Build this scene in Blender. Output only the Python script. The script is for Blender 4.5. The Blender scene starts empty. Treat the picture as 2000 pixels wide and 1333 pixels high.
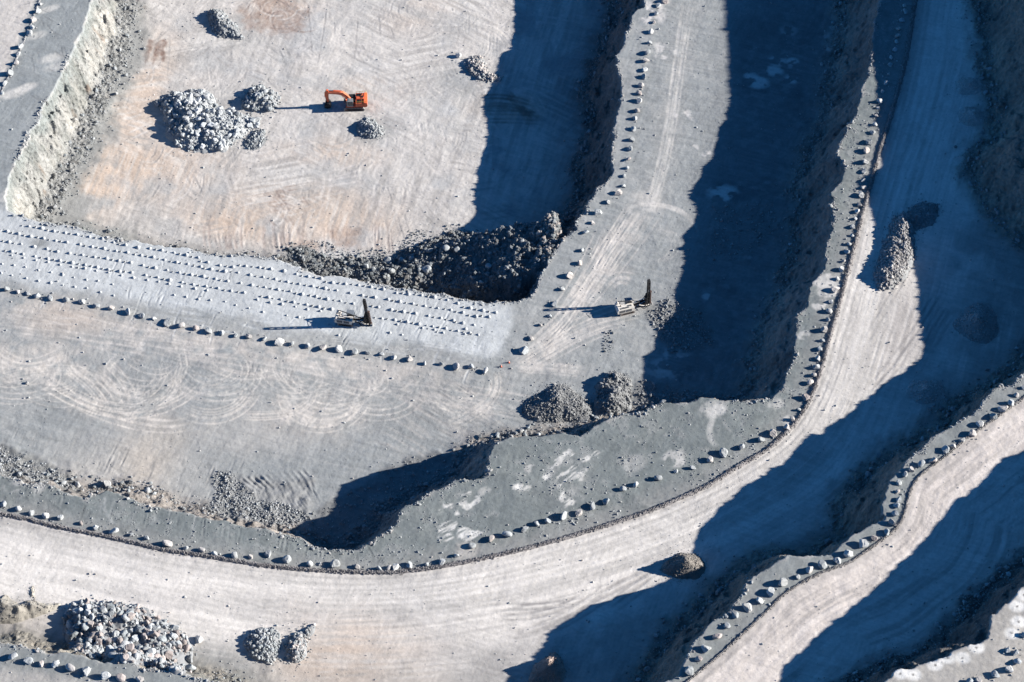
import bpy, math, random
import numpy as np
from mathutils import Vector, Matrix, Euler

# ------------------------------------------------------------------ camera
sc = bpy.context.scene
TILT = math.radians(37.0); DIST = 730.0; LENS = 85.0
cam = bpy.data.cameras.new('camera'); camo = bpy.data.objects.new('camera', cam)
sc.collection.objects.link(camo)
cam.lens = LENS; cam.sensor_width = 36.0; cam.sensor_fit = 'HORIZONTAL'
cam.clip_start = 5; cam.clip_end = 6000
CAMP = np.array([0.0, -DIST*math.sin(TILT), DIST*math.cos(TILT)])
camo.location = CAMP; camo.rotation_euler = (TILT, 0, 0)
sc.camera = camo
# ------------------------------------------------------------------ light
SUN_EL = math.radians(21.3); SUN_AZ = math.radians(3.5)      # azimuth counted from +X towards +Y
w = bpy.data.worlds.new('World'); sc.world = w; w.use_nodes = True
nt = w.node_tree; bg = nt.nodes['Background']
sky = nt.nodes.new('ShaderNodeTexSky'); sky.sky_type = 'NISHITA'; sky.sun_disc = False
sky.sun_elevation = SUN_EL; sky.sun_rotation = math.radians(90) - SUN_AZ
sky.altitude = 9000; sky.air_density = 1.0; sky.dust_density = 0.0; sky.ozone_density = 4.0
tint = nt.nodes.new('ShaderNodeVectorMath'); tint.operation = 'MULTIPLY'; tint.inputs[1].default_value = (0.47, 1.24, 1.42)   # white balance of the sky light
nt.links.new(sky.outputs[0], tint.inputs[0]); nt.links.new(tint.outputs[0], bg.inputs[0]); bg.inputs[1].default_value = 0.068
sun = bpy.data.lights.new('sun', 'SUN'); sun.energy = 5.0; sun.angle = math.radians(0.5)
sun.color = (1.0, 0.95, 0.875)
suno = bpy.data.objects.new('sun', sun); sc.collection.objects.link(suno)
sdir = Vector((math.cos(SUN_EL)*math.cos(SUN_AZ), math.cos(SUN_EL)*math.sin(SUN_AZ), math.sin(SUN_EL)))
suno.rotation_euler = sdir.to_track_quat('Z', 'Y').to_euler(); suno.location = (300, 20, 300)
sc.view_settings.view_transform = 'Standard'; sc.view_settings.look = 'None'
sc.view_settings.exposure = 1.30; sc.view_settings.gamma = 1.0
sc.view_settings.use_curve_mapping = False
sc.cycles.max_bounces = 4; sc.cycles.diffuse_bounces = 2

C = sc.collection
rng = np.random.RandomState(7); random.seed(7)
ZF, Z1, Z2, Z3, Z4 = -17.5, 0.0, 17.5, 37.5, 57.5

# ------------------------------------------------------------------ photo pixel -> world helpers
TH = 36.0/LENS/2
FW = np.array([0, math.sin(TILT), -math.cos(TILT)]); UP = np.array([0, math.cos(TILT), math.sin(TILT)])
def ray(px, py):
    return FW + np.array([(px-1000)/1000*TH, 0, 0]) + UP*((666.5-py)/1000*TH)
def at(px, py, z):
    d = ray(px, py); t = (z-CAMP[2])/d[2]; p = CAMP + d*t
    return p[0], p[1]
def pl(pts, z): return np.array([at(x, y, z) for x, y in pts])
def cr(ox, oy, pts, k=2.962): return [(ox+p[0]/k, oy+p[1]/k) + tuple(p[2:]) for p in pts]

# ------------------------------------------------------------------ noise
_tabs = {}
def vn(x, y, scale, seed=0):
    if seed not in _tabs: _tabs[seed] = np.random.RandomState(1000+seed).rand(257, 257).astype(np.float32)
    T = _tabs[seed]; T[256] = T[0]; T[:, 256] = T[:, 0]
    u = (x/scale + 1000.37*(seed % 7+1)); v = (y/scale + 517.7*(seed % 5+1))
    iu = np.floor(u); iv = np.floor(v); fu = (u-iu).astype(np.float32); fv = (v-iv).astype(np.float32)
    iu = iu.astype(np.int64) & 255; iv = iv.astype(np.int64) & 255
    fu = fu*fu*(3-2*fu); fv = fv*fv*(3-2*fv)
    a = T[iu, iv]; b = T[iu+1, iv]; c = T[iu, iv+1]; d = T[iu+1, iv+1]
    return (a*(1-fu)+b*fu)*(1-fv) + (c*(1-fu)+d*fu)*fv
def fbm(x, y, scale, seed=0, octv=4, gain=0.5):
    s = 0; a = 1; n = 0
    for o in range(octv):
        s = s + a*(vn(x, y, scale/2**o, seed+o*13)-0.5); n += a; a *= gain
    return s/n*2          # about -1..1
def aniso(x, y, ang, along, across, seed, octv=3):
    c, s = math.cos(ang), math.sin(ang)
    return fbm((x*c+y*s)*across/along, -x*s+y*c, across, seed, octv)
def sm(a, b, v):
    t = np.clip((v-a)/(b-a), 0, 1); return t*t*(3-2*t)

# ------------------------------------------------------------------ distances
def seg_dist(px, py, P, closed=True, want_s=False):
    n = len(P); best = np.full(px.shape, 1e9); ins = np.zeros(px.shape, bool); S = np.zeros(px.shape); acc = 0
    side = np.zeros(px.shape)
    for i in range(n if closed else n-1):
        x0, y0 = P[i]; x1, y1 = P[(i+1) % n]; dx, dy = x1-x0, y1-y0; L2 = dx*dx+dy*dy+1e-9
        t = np.clip(((px-x0)*dx+(py-y0)*dy)/L2, 0, 1)
        ex = px-x0-t*dx; ey = py-y0-t*dy; d = ex*ex+ey*ey
        m = d < best; best = np.where(m, d, best)
        if want_s:
            S = np.where(m, acc+t*math.sqrt(L2), S); side = np.where(m, np.sign(dx*ey-dy*ex), side); acc += math.sqrt(L2)
        if closed:
            c = ((y0 > py) != (y1 > py))
            if dy != 0: ins ^= c & (px < (py-y0)*dx/dy + x0)
    best = np.sqrt(best)
    if want_s: return best*np.where(side == 0, 1, side), S
    return np.where(ins, -best, best) if closed else best
# coarse grid for distances
cgx = np.arange(-330, 361, 1.0); cgy = np.arange(-300, 321, 1.0)
CX, CY = np.meshgrid(cgx, cgy)
def samp(G, x, y):
    u = np.clip(x-cgx[0], 0, len(cgx)-1.001); v = np.clip(y-cgy[0], 0, len(cgy)-1.001)
    i = u.astype(int); j = v.astype(int); fu = u-i; fv = v-j
    return (G[j, i]*(1-fu)+G[j, i+1]*fu)*(1-fv)+(G[j+1, i]*(1-fu)+G[j+1, i+1]*fu)*fv

# ------------------------------------------------------------------ terrain outlines (crests of the benches)
CREST_F = [(190,-120),(185,-60),(178,0),(160,60),(130,130),(105,180),(65,250),(45,300),(20,345),(12,385),(18,410),
  (60,428),(150,445),(210,462),(255,470),(330,480),(400,497),(450,500),(540,500),(570,515),(620,535),(700,550),(750,554),(790,562),
  (840,575),(870,574),(900,585),(960,592),(1010,590),(1040,582),(1060,540),(1075,500),(1100,470),(1121,450)] + \
  cr(1000,0,[(380,1270),(420,1220),(440,1160),(490,1100),(560,1040),(580,940),(580,860),(600,710),(612,640),(625,560),(630,480),
  (620,400),(600,330),(640,260),(690,160),(695,75),(755,30),(770,-60),(780,-400),(600,-900)]) + [(180,-300)]
CREST_2 = [(1745,-200)] + cr(1500,0,[(650,0),(640,100),(610,200),(590,330),(570,450),(550,540),(520,610),(495,680),(450,750),(415,840),(390,890),
  (430,930),(435,990),(410,1070),(380,1120),(380,1220),(372,1320)]) + cr(1500,440,[(335,140),(325,250),(300,285),(245,330),(232,420),
  (235,485),(170,520),(155,640),(160,720),(140,790),(90,880),(70,950),(10,1005)]) + cr(1000,440,[(1410,1015),(1300,1025),
  (1240,1025),(1170,1010),(1085,1000),(1000,1040),(900,1030),(800,1050),(750,1080),(660,1085),(580,1110),(500,1160),(430,1190),(380,1215),(300,1200),
  (180,1210),(120,1235),(40,1225)]) + [(965,862)] + cr(500,883,[(1345,20),(1345,60),(1340,120),(1300,155),(1240,165),(1180,155),(1100,190),(1060,210),(1010,230),
  (950,275),(850,330),(820,370),(790,430),(740,470),(700,495),(670,525),(630,530),(590,575),(500,575),(420,560),(300,530),(200,480),
  (100,455),(0,435)]) + cr(0,883,[(1380,420),(1290,400),(1200,385),(1130,370),(1040,350),(950,340),(880,320),(800,290),(740,275),(680,240),
  (610,225),(540,245),(480,280),(400,250),(330,215),(240,185),(150,175),(60,145),(0,130)]) + [(-120,905),(-700,800),(-700,2600),(3500,2600),(3500,-700),(1745,-700)]
CREST_3 = [(1960,-420),(1985,-250),(2010,-120),(2050,110),(2062,225),(2015,262),(2070,355),(2150,425),(2160,525),(2170,600),(2110,640)] + \
  cr(1500,440,[(1480,870),(1310,945),(1210,1060),(1060,1160),(950,1230),(820,1320)]) + cr(1500,883,[(750,100),(690,160),(680,220),(670,290),
  (665,350),(680,390),(620,420),(560,450),(490,490),(440,530),(370,590),(280,597),(180,590),(110,580),(50,630),(0,680)]) + cr(1000,883,[(1400,720),
  (1335,785),(1300,850),(1250,900),(1235,960),(1150,1000),(1090,1070),(1050,1120),(1010,1200),(960,1270),(900,1330)]) + [(1260,1370),(1180,1430),(1000,1460),(700,1430),(500,1375),
  (420,1338),(371,1318),(304,1304),(236,1290),(189,1285),(135,1275),(91,1270),(34,1261),(0,1256),(-120,1232),(-700,1150),(-700,2600),(3500,2600),(3500,-700),(1960,-700)]
CREST_4 = [(2500,720),(2340,805),(2200,960),(2100,1060)] + cr(1500,883,[(1480,780),(1420,840),(1370,890),(1300,960),(1290,1040),(1230,1100),(1180,1110),
  (1090,1150),(1030,1180),(900,1230),(840,1265),(740,1280),(690,1320),(600,1380)]) + [(1650,1390),(1500,1500),(1300,1700),(1300,2600),(3500,2600),(3500,400)]
sF = seg_dist(CX, CY, pl(CREST_F, Z1)); s2 = seg_dist(CX, CY, pl(CREST_2, Z2))
s3 = seg_dist(CX, CY, pl(CREST_3, Z3)); s4 = seg_dist(CX, CY, pl(CREST_4, Z4))
WIND_1 = [(1800,-80),(1788,0),(1770,115),(1750,192),(1733,250),(1719,290),(1702,358),(1682,425),(1677,447),(1659,518),(1642,582),(1621,656),(1605,717),(1584,778),
  (1561,818),(1534,848),(1500,879),(1439,913),(1388,947),(1321,977),(1253,1004),(1169,1031),(1101,1052),(1034,1070),(1000,1079),(922,1096),
  (854,1109),(770,1118),(686,1117),(584,1112),(500,1103),(405,1087),(321,1075),(253,1058),(186,1043),(118,1031),(51,1013),(0,1004),(-80,985)]
WIND_2 = [(2080,715),(2000,777),(1939,821),(1871,869),(1851,889),(1821,910),(1794,930),(1780,950),(1773,977),(1767,1008),(1750,1035),(1703,1069),(1662,1099),
  (1601,1120),(1534,1158),(1500,1193),(1456,1234),(1405,1281),(1351,1325),(1280,1390)]
WIND_A = [(100,-60),(78,0),(55,60),(30,120),(0,185),(-40,260)]
W1 = pl(WIND_1, Z2); W2 = pl(WIND_2, Z3); WA = pl(WIND_A, Z1)
sR1, aR1 = seg_dist(CX, CY, W1, False, True); sR2, aR2 = seg_dist(CX, CY, W2, False, True); sA, aA = seg_dist(CX, CY, WA, False, True)
DRILL = [(-200,380),(0,405),(60,420),(255,462),(450,490),(560,500),(700,540),(840,565),(1000,580),(1010,620),(985,680),(950,705),(880,690),(700,668),(500,630),(300,600),(120,568),(0,548),(-200,510)]
sD = seg_dist(CX, CY, pl(DRILL, Z1))
MUCK = [(548,487),(600,476),(640,492),(700,500),(765,497),(790,474),(830,462),(880,452),(950,452),(1050,440),(1100,425),(1150,470),(1150,640),(900,640),(700,600),(560,560)]
sM = seg_dist(CX, CY, pl(MUCK, ZF))

# ------------------------------------------------------------------ grid (fine where the photo looks, coarse out to the horizon)
def axis(a, b, st, far):
    core = np.arange(a, b+st/2, st); out = []; s = st; v = b
    while v < far: s = min(s*1.12, 60); v += s; out.append(v)
    inn = []; s = st; v = a
    while v > -far: s = min(s*1.12, 60); v -= s; inn.append(v)
    return np.array(inn[::-1]+list(core)+out)
gx = axis(-190, 216, 0.31, 1600); gy = axis(-186, 174, 0.34, 1600)
X, Y = np.meshgrid(gx, gy); NY, NX = X.shape
xw = X + 1.2*fbm(X, Y, 7, 1, 3) + 0.7*fbm(X, Y, 2.4, 3, 3); yw = Y + 1.2*fbm(X, Y, 7, 21, 3) + 0.7*fbm(X, Y, 2.4, 23, 3)
dF = -samp(sF, xw, yw); d2 = samp(s2, xw, yw); d3 = samp(s3, xw, yw) + 1.0*fbm(X, Y, 4.5, 33, 3); d4 = samp(s4, xw, yw)
big = fbm(X, Y, 16, 31, 3); mid = fbm(X, Y, 5, 41, 3); fin = fbm(X, Y, 1.7, 51, 3)
ridge = 1-np.abs(fbm(X, Y, 6, 57, 3))*2
def prof(d, wd, tal=4.0, ex=0):
    dd = d + ex*sm(0.2, 2, d)*fbm(X, Y, 2.2, 301, 4) + sm(0.2, 3.5, d)*(1.5*big + 1.3*mid + 0.7*fin + 1.0*(ridge-0.5))
    t = np.clip(dd/wd, 0, 1)
    f = np.where(dd < wd, 1-0.88*np.clip(t, 0, 1)**0.9, 0.12*np.exp(-(dd-wd)/tal))
    return np.where(d <= 0, 1.0, f)
wdF = np.where(X < -60, 5.5, 8.5)
wd3 = 9 + 5*sm(0, 60, Y)
fF = prof(dF, wdF, np.where(X < -60, 6.5, 4.0), 1.1); f2 = prof(d2, 9.5 + 0*X); f3 = prof(d3, wd3); f4 = prof(d4, 9 + 0*X)
H = ZF + (Z1-ZF)*fF + (Z2-Z1)*f2 + (Z3-Z2)*f3 + (Z4-Z3)*f4
wallm = np.maximum.reduce([sm(0.02, 0.1, f)*sm(1.0, 0.97, f) for f in (fF, f2, f3, f4)])
# heap of blasted rock against the drilled bench
dM = samp(sM, xw, yw) + 2.2*fbm(X, Y, 5, 311, 3)
ramp = np.interp(X, [at(540,500,ZF)[0], at(700,500,ZF)[0], at(850,500,ZF)[0], at(1000,500,ZF)[0], at(1080,450,ZF)[0]], [1.2, 3.2, 5.2, 13.4, 17.2])
mh = ramp*sm(0, 1, -dM/12)*(1+0.13*mid+.08*big)
H = np.where(fF < 0.985, np.maximum(H, np.minimum(ZF + mh + 0.7*fin*sm(0, 2, -dM), Z1-0.3+0.6*fin)), H)
muckm = sm(0, 2, -dM)*(fF < 0.97)
# relief of the floors
roadm1 = sm(0.5, 3, -samp(sR1, X, Y)*1.0)  # sign fixed below
R1S = samp(sR1, X, Y); R2S = samp(sR2, X, Y); AS = samp(sA, X, Y)
smooth_ = np.where((f2 > .97)&(f3 < .97), sm(1, 6, R1S*np.sign(samp(sR1, np.array([at(1300,1100,Z2)[0]]), np.array([at(1300,1100,Z2)[1]]))[0])), 0)
H += 0.35*fbm(X, Y, 38, 61, 3) + (0.10-.05*smooth_)*fbm(X, Y, 4.0, 71, 3) + (0.045-.02*smooth_)*fbm(X, Y, 0.9, 81, 2)
H += wallm*(0.7*fin + 0.5*fbm(X, Y, 0.8, 91, 2))

# ------------------------------------------------------------------ ground colours
lv4 = f4 > 0.97; lv3 = (f3 > 0.97) & ~lv4; lv2 = (f2 > 0.97) & (f3 <= 0.97); lv1 = (fF > 0.97) & (f2 <= 0.97)
inF = fF <= 0.97
side1 = np.sign(samp(sR1, np.array([at(1300,1100,Z2)[0]]), np.array([at(1300,1100,Z2)[1]]))[0])
side2 = np.sign(samp(sR2, np.array([at(1600,1200,Z3)[0]]), np.array([at(1600,1200,Z3)[1]]))[0])
sideA = np.sign(samp(sA, np.array([at(10,40,Z1)[0]]), np.array([at(10,40,Z1)[1]]))[0])
R1S *= side1; R2S *= side2; AS *= sideA      # positive on the road
col = np.zeros((NY, NX, 3), np.float32)
def put(mask, c, a=1.0):
    global col
    m = (np.clip(mask, 0, 1)*a)[..., None].astype(np.float32); col = col*(1-m) + m*np.array(c, np.float32)
n1 = fbm(X, Y, 30, 101, 4); n2 = fbm(X, Y, 9, 111, 4); n3 = fbm(X, Y, 2.2, 121, 3)
GREY = (0.262, 0.277, 0.285); DUST = (0.48, 0.445, 0.415); PALE = (0.52, 0.50, 0.48); LEDGE = (0.172, 0.192, 0.196); WHITE = (0.465, 0.486, 0.50)
put(np.ones_like(X), GREY)
# pit floor
put(inF*1.0, (0.46, 0.44, 0.425))
a1 = aniso(X, Y, 1.35, 22, 1.2, 131); a2 = aniso(X, Y, 0.25, 18, 1.1, 141); a3 = aniso(X, Y, -0.6, 18, 1.0, 151)
wsel = sm(-.25, .25, n1); wsel2 = sm(-.2, .2, fbm(X, Y, 24, 161, 3))
strk = a1*wsel + (a2*wsel2+a3*(1-wsel2))*(1-wsel)
def blob(px, py, z, rx, ry, rot=0, soft=0.6):
    cx, cy = at(px, py, z); c, s = math.cos(rot), math.sin(rot)
    u = ((X-cx)*c+(Y-cy)*s)/rx; v = (-(X-cx)*s+(Y-cy)*c)/ry
    r = np.sqrt(u*u+v*v) + 0.25*n2
    return sm(1, 1-soft, r)
def ix(x0, y0, x1, y1):
    return slice(*np.searchsorted(gy, [y0, y1])), slice(*np.searchsorted(gx, [x0, x1]))
RUTK = .42
def stroke(pts, z, wid, c, a=0.6, rut=0.0, soft=0.5, rough=0.5, smooth=True, fade=True):
    P = pl(pts, z)
    if smooth and len(P) > 2:
        t = np.arange(len(P)); tt = np.linspace(0, len(P)-1, (len(P)-1)*3+1); Q = np.zeros((len(tt), 2))
        for k, v in enumerate(tt):
            i = min(int(v), len(P)-2); f = v-i
            p0, p1, p2, p3 = P[max(i-1, 0)], P[i], P[i+1], P[min(i+2, len(P)-1)]
            Q[k] = 0.5*((2*p1)+(-p0+p2)*f+(2*p0-5*p1+4*p2-p3)*f*f+(-p0+3*p1-3*p2+p3)*f**3)
        P = Q
    m = wid*2+3
    sl = ix(P[:, 0].min()-m, P[:, 1].min()-m, P[:, 0].max()+m, P[:, 1].max()+m)
    x, y = X[sl], Y[sl]
    if x.size == 0: return
    d, S = seg_dist(x, y, P, False, True); d = np.abs(d); L = np.hypot(*np.diff(P, axis=0).T).sum(); tp = sm(0, .22, S/L)*sm(1, .78, S/L) if fade else 1.0
    mk = tp*sm(wid/2+soft*wid/2, wid/2-soft*wid/2, d)*np.clip(1-rough*(0.5-fbm(x, y, 3.1, 7, 3)*1.4), 0, 1.2)
    mk = np.clip(mk*a, 0, 1)[..., None].astype(np.float32)
    if c is not None: col[sl] = col[sl]*(1-mk)+mk*np.array(c, np.float32)
    if rut: H[sl] -= tp*RUTK*rut*np.clip(.6+fbm(x, y, 6, 47, 2)*1.6, 0, 1.4)*(sm(wid*.6, wid*.3, d) - 0.9*sm(wid*1.1, wid*.75, d)*sm(wid*.4, wid*.7, d))
def twin(pts, z, gap, wid, c, a=.5, rut=0.03, n=1, spread=0):
    for k in range(n):
        o = (random.random()-.5)*spread
        for s in (-1, 1):
            q = []
            for i, p in enumerate(pts):
                p0 = pts[max(i-1, 0)]; p1 = pts[min(i+1, len(pts)-1)]
                dx, dy = p1[0]-p0[0], p1[1]-p0[1]; L = math.hypot(dx, dy)+1e-6
                q.append((p[0]-dy/L*(s*gap/2+o), p[1]+dx/L*(s*gap/2+o)*.85))
            for _ in range(2): q = [q[0]]+[tuple((q[i-1][j]+2*q[i][j]+q[i+1][j])/4 for j in (0, 1)) for i in range(1, len(q)-1)]+[q[-1]]
            stroke(q, z, wid, c, a, rut)
PINK = (0.50, 0.395, 0.32); BROWN = (0.27, 0.205, 0.18)
for b in [(230,230,26,40,-.5,.55),(180,360,30,22,.3,.6),(330,330,30,20,0,.4),(560,400,40,14,.1,.55),(680,440,26,14,0,.5),(470,450,34,9,-.2,.5),(300,130,12,26,-.3,.35),(545,20,18,14,0,.5),
          (640,300,26,10,0,.35),(700,180,22,10,0,.25),(820,30,20,14,0,.25),(1010,215,22,9,0,.45)]:
    put(blob(b[0], b[1], ZF, b[2], b[3], b[4], .9)*inF*(.75+.5*sm(-.3,.3,strk)), PINK, min(b[5]*1.5, .9))
for b in [(905,150,16,12,0,.6),(725,262,12,9,0,.5),(460,60,16,14,0,.3),(380,110,20,14,0,.25),(450,200,20,12,0,.3),(920,200,20,22,0,.3),(230,120,9,22,-.4,.6),(120,330,6,22,-.5,.7),(600,380,30,18,0,.25),(1100,180,14,30,0,.6)]:
    put(blob(b[0], b[1], ZF, b[2], b[3], b[4], .9)*inF, (0.27, 0.28, 0.285), min(b[5]*1.25, .8))
put(inF*sm(0.0, .4, strk), (0.55, 0.525, 0.50), .6); put(inF*sm(0.05, .4, -strk), (0.32, 0.305, 0.295), .5)
put(inF*sm(.05, .5, n2), (0.36, 0.365, 0.37), .45); put(inF*sm(.1,.5,-n1)*sm(-.2,.3,strk), (0.55,.535,.52), .5); put(inF*sm(.1,.45,n1+.5*n2-.2), (0.40,.405,.415), .5)
for x0, y0, x1, y1 in [(332,65,326,150),(335,55,290,90),(738,20,742,75),(760,50,770,78),(670,290,672,310),(640,0,618,140),(700,20,690,130),(600,10,610,120),(755,365,765,395),(260,370,270,400),(700,320,690,360),(545,360,560,390),(430,382,450,392)]:
    stroke([(x0,y0),((x0+x1)/2+1,(y0+y1)/2),(x1,y1)], ZF, 0.6, (0.27,0.26,0.26), .6, 0.08)
for k in range(230):
    x0 = random.uniform(230, 1100); y0 = random.uniform(-10, 440); an = random.choice([1.5, 1.35, 0.2, -0.4, 0.7])+random.gauss(0, .25); L = random.uniform(20, 90); bend = random.gauss(0, .18)
    p = [(x0+math.cos(an+bend*i)*L*i/3, y0+math.sin(an+bend*i)*L*i/3*.8) for i in range(4)]
    twin(p, ZF, 14, random.uniform(.5, 1.0), random.choice([(0.56,.53,.51),(0.31,.295,.29),(0.33,.325,.32)]), random.uniform(.35, .65), 0.06)
for k in range(60):                                      # scrape fans at the lip of the drilled bench
    x0 = random.uniform(400, 780); y0 = 492+(x0-400)*.02; L = random.uniform(25, 75)
    stroke([(x0,y0),(x0-4,y0-L*.5),(x0-10*random.random(),y0-L)], ZF, random.uniform(.5,1.1), random.choice([(0.30,.25,.235),(0.55,.50,.46),(0.40,.33,.30)]), .5, 0.06)
for k in range(60):                                      # scree streaks below the pale wall
    x0 = random.uniform(60, 230); y0 = 410-(x0-50)*1.75+random.uniform(0,50); 
    stroke([(x0,y0),(x0+random.uniform(6,16),y0-random.uniform(10,26))], ZF, .6, (0.30,.30,.295), .5, 0.08)
for a in ([(930,190),(965,178),(1010,185),(1050,205)],[(935,215),(980,200),(1020,212),(1060,240)],[(940,228),(1000,225),(1060,232)],[(985,175),(1020,200),(1040,250)]):
    twin(a, ZF, 8, .9, (0.17,.14,.125), .6, 0.04, 2, 20)
put(inF*sm(26, 8, dF+5*n2)*(X > at(900,300,ZF)[0])*(fF < .9), (0.215,.222,.23), .85); put(inF*sm(.0,.5,n2+.4*n1)*(X > at(960,300,ZF)[0]), (0.27,.275,.285), .6)  # grey gravel by the east wall, painted darker to deepen the pit shadow
# bench with tracks
dD = samp(sD, xw, yw)
band = [(-120,590),(0,600),(150,610),(300,650),(450,680),(600,705),(750,722),(880,745),(960,750),(1000,715)]
onl1 = lv1*1.0
gstr = aniso(X, Y, -0.28, 16, 1.0, 171)
put(onl1*sm(.0, .6, gstr), (0.33,.335,.335), .5); put(onl1*sm(0, .6, -gstr), (0.20,.21,.215), .4)
put(onl1*sm(.05, .5, n2+.4*n3), (0.31,.315,.315), .5)
for wd, a in ((28, .26), (15, .38), (7, .4)): stroke(band, Z1, wd, DUST, a, 0, .9, .8)
for wd, a in ((20, .4), (9, .4)): stroke([(-60,690),(60,700),(110,690),(140,650)], Z1, wd, DUST, a, 0, .9, .8)
put(blob(120,620,Z1,20,10,0,.9)*onl1, PINK, .35)
put(blob(230,930,Z1,40,26,.2,.9)*onl1, DUST, .45); put(blob(290,900,Z1,14,24,-.2,.9)*onl1, (0.50,.43,.36), .4); put(blob(560,830,Z1,40,16,.1,.9)*onl1, DUST, .35)
for b in [(780,820,26,8,.4),(150,800,20,8,.35),(450,720,18,5,.3),(240,765,16,12,.5),(620,760,14,8,.3),(830,770,22,9,.35),(330,740,8,10,.4)]: put(blob(b[0],b[1],Z1,b[2],b[3],0,.7)*onl1, (0.22,.23,.235), b[4])
TR = [cr(0,440,[(-60,700),(0,790),(130,840),(250,830),(380,740)]), cr(0,440,[(200,870),(350,965),(520,1055),(720,1110),(900,1085),(1050,1010),(1150,930),(1190,850)]),
      cr(0,440,[(-100,930),(80,880),(220,840),(400,820),(550,855),(650,920),(690,990),(690,1060)]), cr(0,440,[(600,800),(700,880),(750,960),(755,1050)]),
      cr(0,440,[(180,850),(300,930),(450,1040),(640,1130),(860,1160),(1000,1190),(1130,1160),(1200,1100)]), cr(0,440,[(1040,1060),(1120,1120),(1250,1140),(1400,1080),(1460,1000),(1470,930)]),
      cr(500,440,[(130,930),(115,1010),(150,1090),(230,1150),(340,1180),(460,1180),(560,1130),(620,1050),(640,970)]), cr(500,440,[(170,940),(160,1000),(200,1070),(300,1130),(420,1140),(530,1110),(600,1050)]),
      cr(500,440,[(360,920),(370,980),(330,1060),(240,1110),(100,1140),(-100,1120)]), cr(500,440,[(1380,830),(1430,900),(1420,990),(1330,1080),(1200,1150),(1080,1190)]),
      cr(0,440,[(700,1120),(900,1060),(1000,960),(1020,870),(1000,800)]), cr(0,440,[(380,800),(520,880),(600,970),(640,1060)])]
for t in TR:
    stroke(t, Z1, 6, DUST, .30, 0, .9, .9); twin(t, Z1, 13, .55, (0.56,.525,.49), .65, .05, 3, 26)
for k in range(70):                                        # loops left by trucks turning on the bench
    cx = random.choice([60, 230, 300, 420, 590, 640, 700, 900])+random.gauss(0, 34); cy = 705+cx*.055+random.gauss(0, 16)
    rx = random.uniform(55, 115); ry = rx*random.uniform(.5, .72); a0 = random.uniform(-.9, .6); a1 = a0+random.uniform(2.2, 4.6); tl = random.uniform(0, .35)
    q = []
    for i in range(11):
        a = a0+(a1-a0)*i/10; u, v = math.cos(a)*rx, math.sin(a)*ry; q.append((cx+u*math.cos(tl)-v*math.sin(tl), cy+u*math.sin(tl)+v*math.cos(tl)))
    twin(q, Z1, 13, random.uniform(.4, .65), random.choice([(0.54,.51,.48),(0.50,.475,.45),(0.56,.53,.50),(0.24,.247,.25)]), random.uniform(.25, .65), .05)
for k in range(46):
    x0 = random.uniform(-20, 900); y0 = 600+x0*.16+random.uniform(-6, 50); L = random.uniform(60, 220)
    twin([(x0,y0),(x0+L*.5,y0+L*.075+random.gauss(0,4)),(x0+L,y0+L*.16+random.gauss(0,8))], Z1, 14, .7, random.choice([(0.54,.51,.485),(0.42,.40,.385)]), .45, .03)
for k in range(60):                                        # swept lines right of the loops
    x0 = random.uniform(700, 900); y0 = random.uniform(730, 860); L = random.uniform(50, 140)
    stroke([(x0,y0),(x0+L*.5,y0+L*.27),(x0+L,y0+L*.62)], Z1, random.uniform(.5,.9), random.choice([(0.22,.22,.225),(0.42,.40,.385)]), .4, .05)
for k in range(70):
    x0 = random.uniform(10, 480); y0 = 830+random.uniform(0, 90)+x0*.1; L = random.uniform(15, 60)
    stroke([(x0,y0),(x0-L*.2,y0+L*.5),(x0-L*.45,y0+L)], Z1, random.uniform(.4,.8), random.choice([(0.20,.205,.21),(0.33,.325,.32)]), .4, .08)
# fan of tracks up to the ridge
FAN = [[(1000,715),(1050,690),(1110,620),(1170,560),(1215,500),(1260,440),(1290,390)], [(1010,720),(1070,690),(1130,630),(1200,600),(1290,598)], [(990,720),(1050,700),(1110,640),(1150,560),(1190,480),(1230,420),(1275,395)],
       [(1000,715),(1080,720),(1150,728)],[(1010,725),(1060,705),(1130,650),(1180,628),(1240,628)],[(1180,560),(1190,535),(1220,530),(1240,545)],[(1080,640),(1140,560),(1170,490),(1190,440)],[(1120,600),(1180,520),(1220,450),(1250,400)]]
for t in FAN:
    stroke(t, Z1, 5, DUST, .28, 0, .9, .9); twin(t, Z1, 13, .6, (0.50,.475,.455), .6, .05, 4, 34)
stroke([(1210,405),(1255,395),(1300,398)], Z1, 8, PALE, .6, 0, .9, .8)
for o in (0, 7, 14): stroke(cr(1000,0,[(640,1200+o),(800,1175+o),(950,1200+o*1.4),(1050,1275+o*1.5),(1085,1360+o)]), Z1, .8, PALE, .6, .03)
for o in (0, 9, 18): stroke([(1260+o,445),(1300+o,455),(1312+o,480),(1300+o,500),(1270+o,515)], Z1, .7, (0.42,.41,.40), .5, .03)
RT = cr(1000,0,[(1020,-60),(1005,0),(980,250),(940,500),(910,750),(870,960),(810,1200),(740,1340)])
stroke(RT, Z1, 8, (0.36,.35,.34), .35, 0, .8, .5); twin(RT, Z1, 13, 1.0, PALE, .75, .04); twin([(x+7,y) for x,y in RT], Z1, 13, .6, PALE, .5, .02)
tr = lv1*sm(at(1380,300,Z1)[0]-8, at(1380,300,Z1)[0]+10, X+.22*(Y-at(1380,300,Z1)[1])*-1)*(d2 < 90); put(tr, (0.165,.175,.185), .8); put(tr*sm(.1,.5,n2), (0.125,.135,.145), .6); put(tr*sm(.15,.5,n3+.6*n1), (0.23,.24,.245), .5)  # slate trench floor darkened from the cast-shadow line on, shade put into the colour
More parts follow.
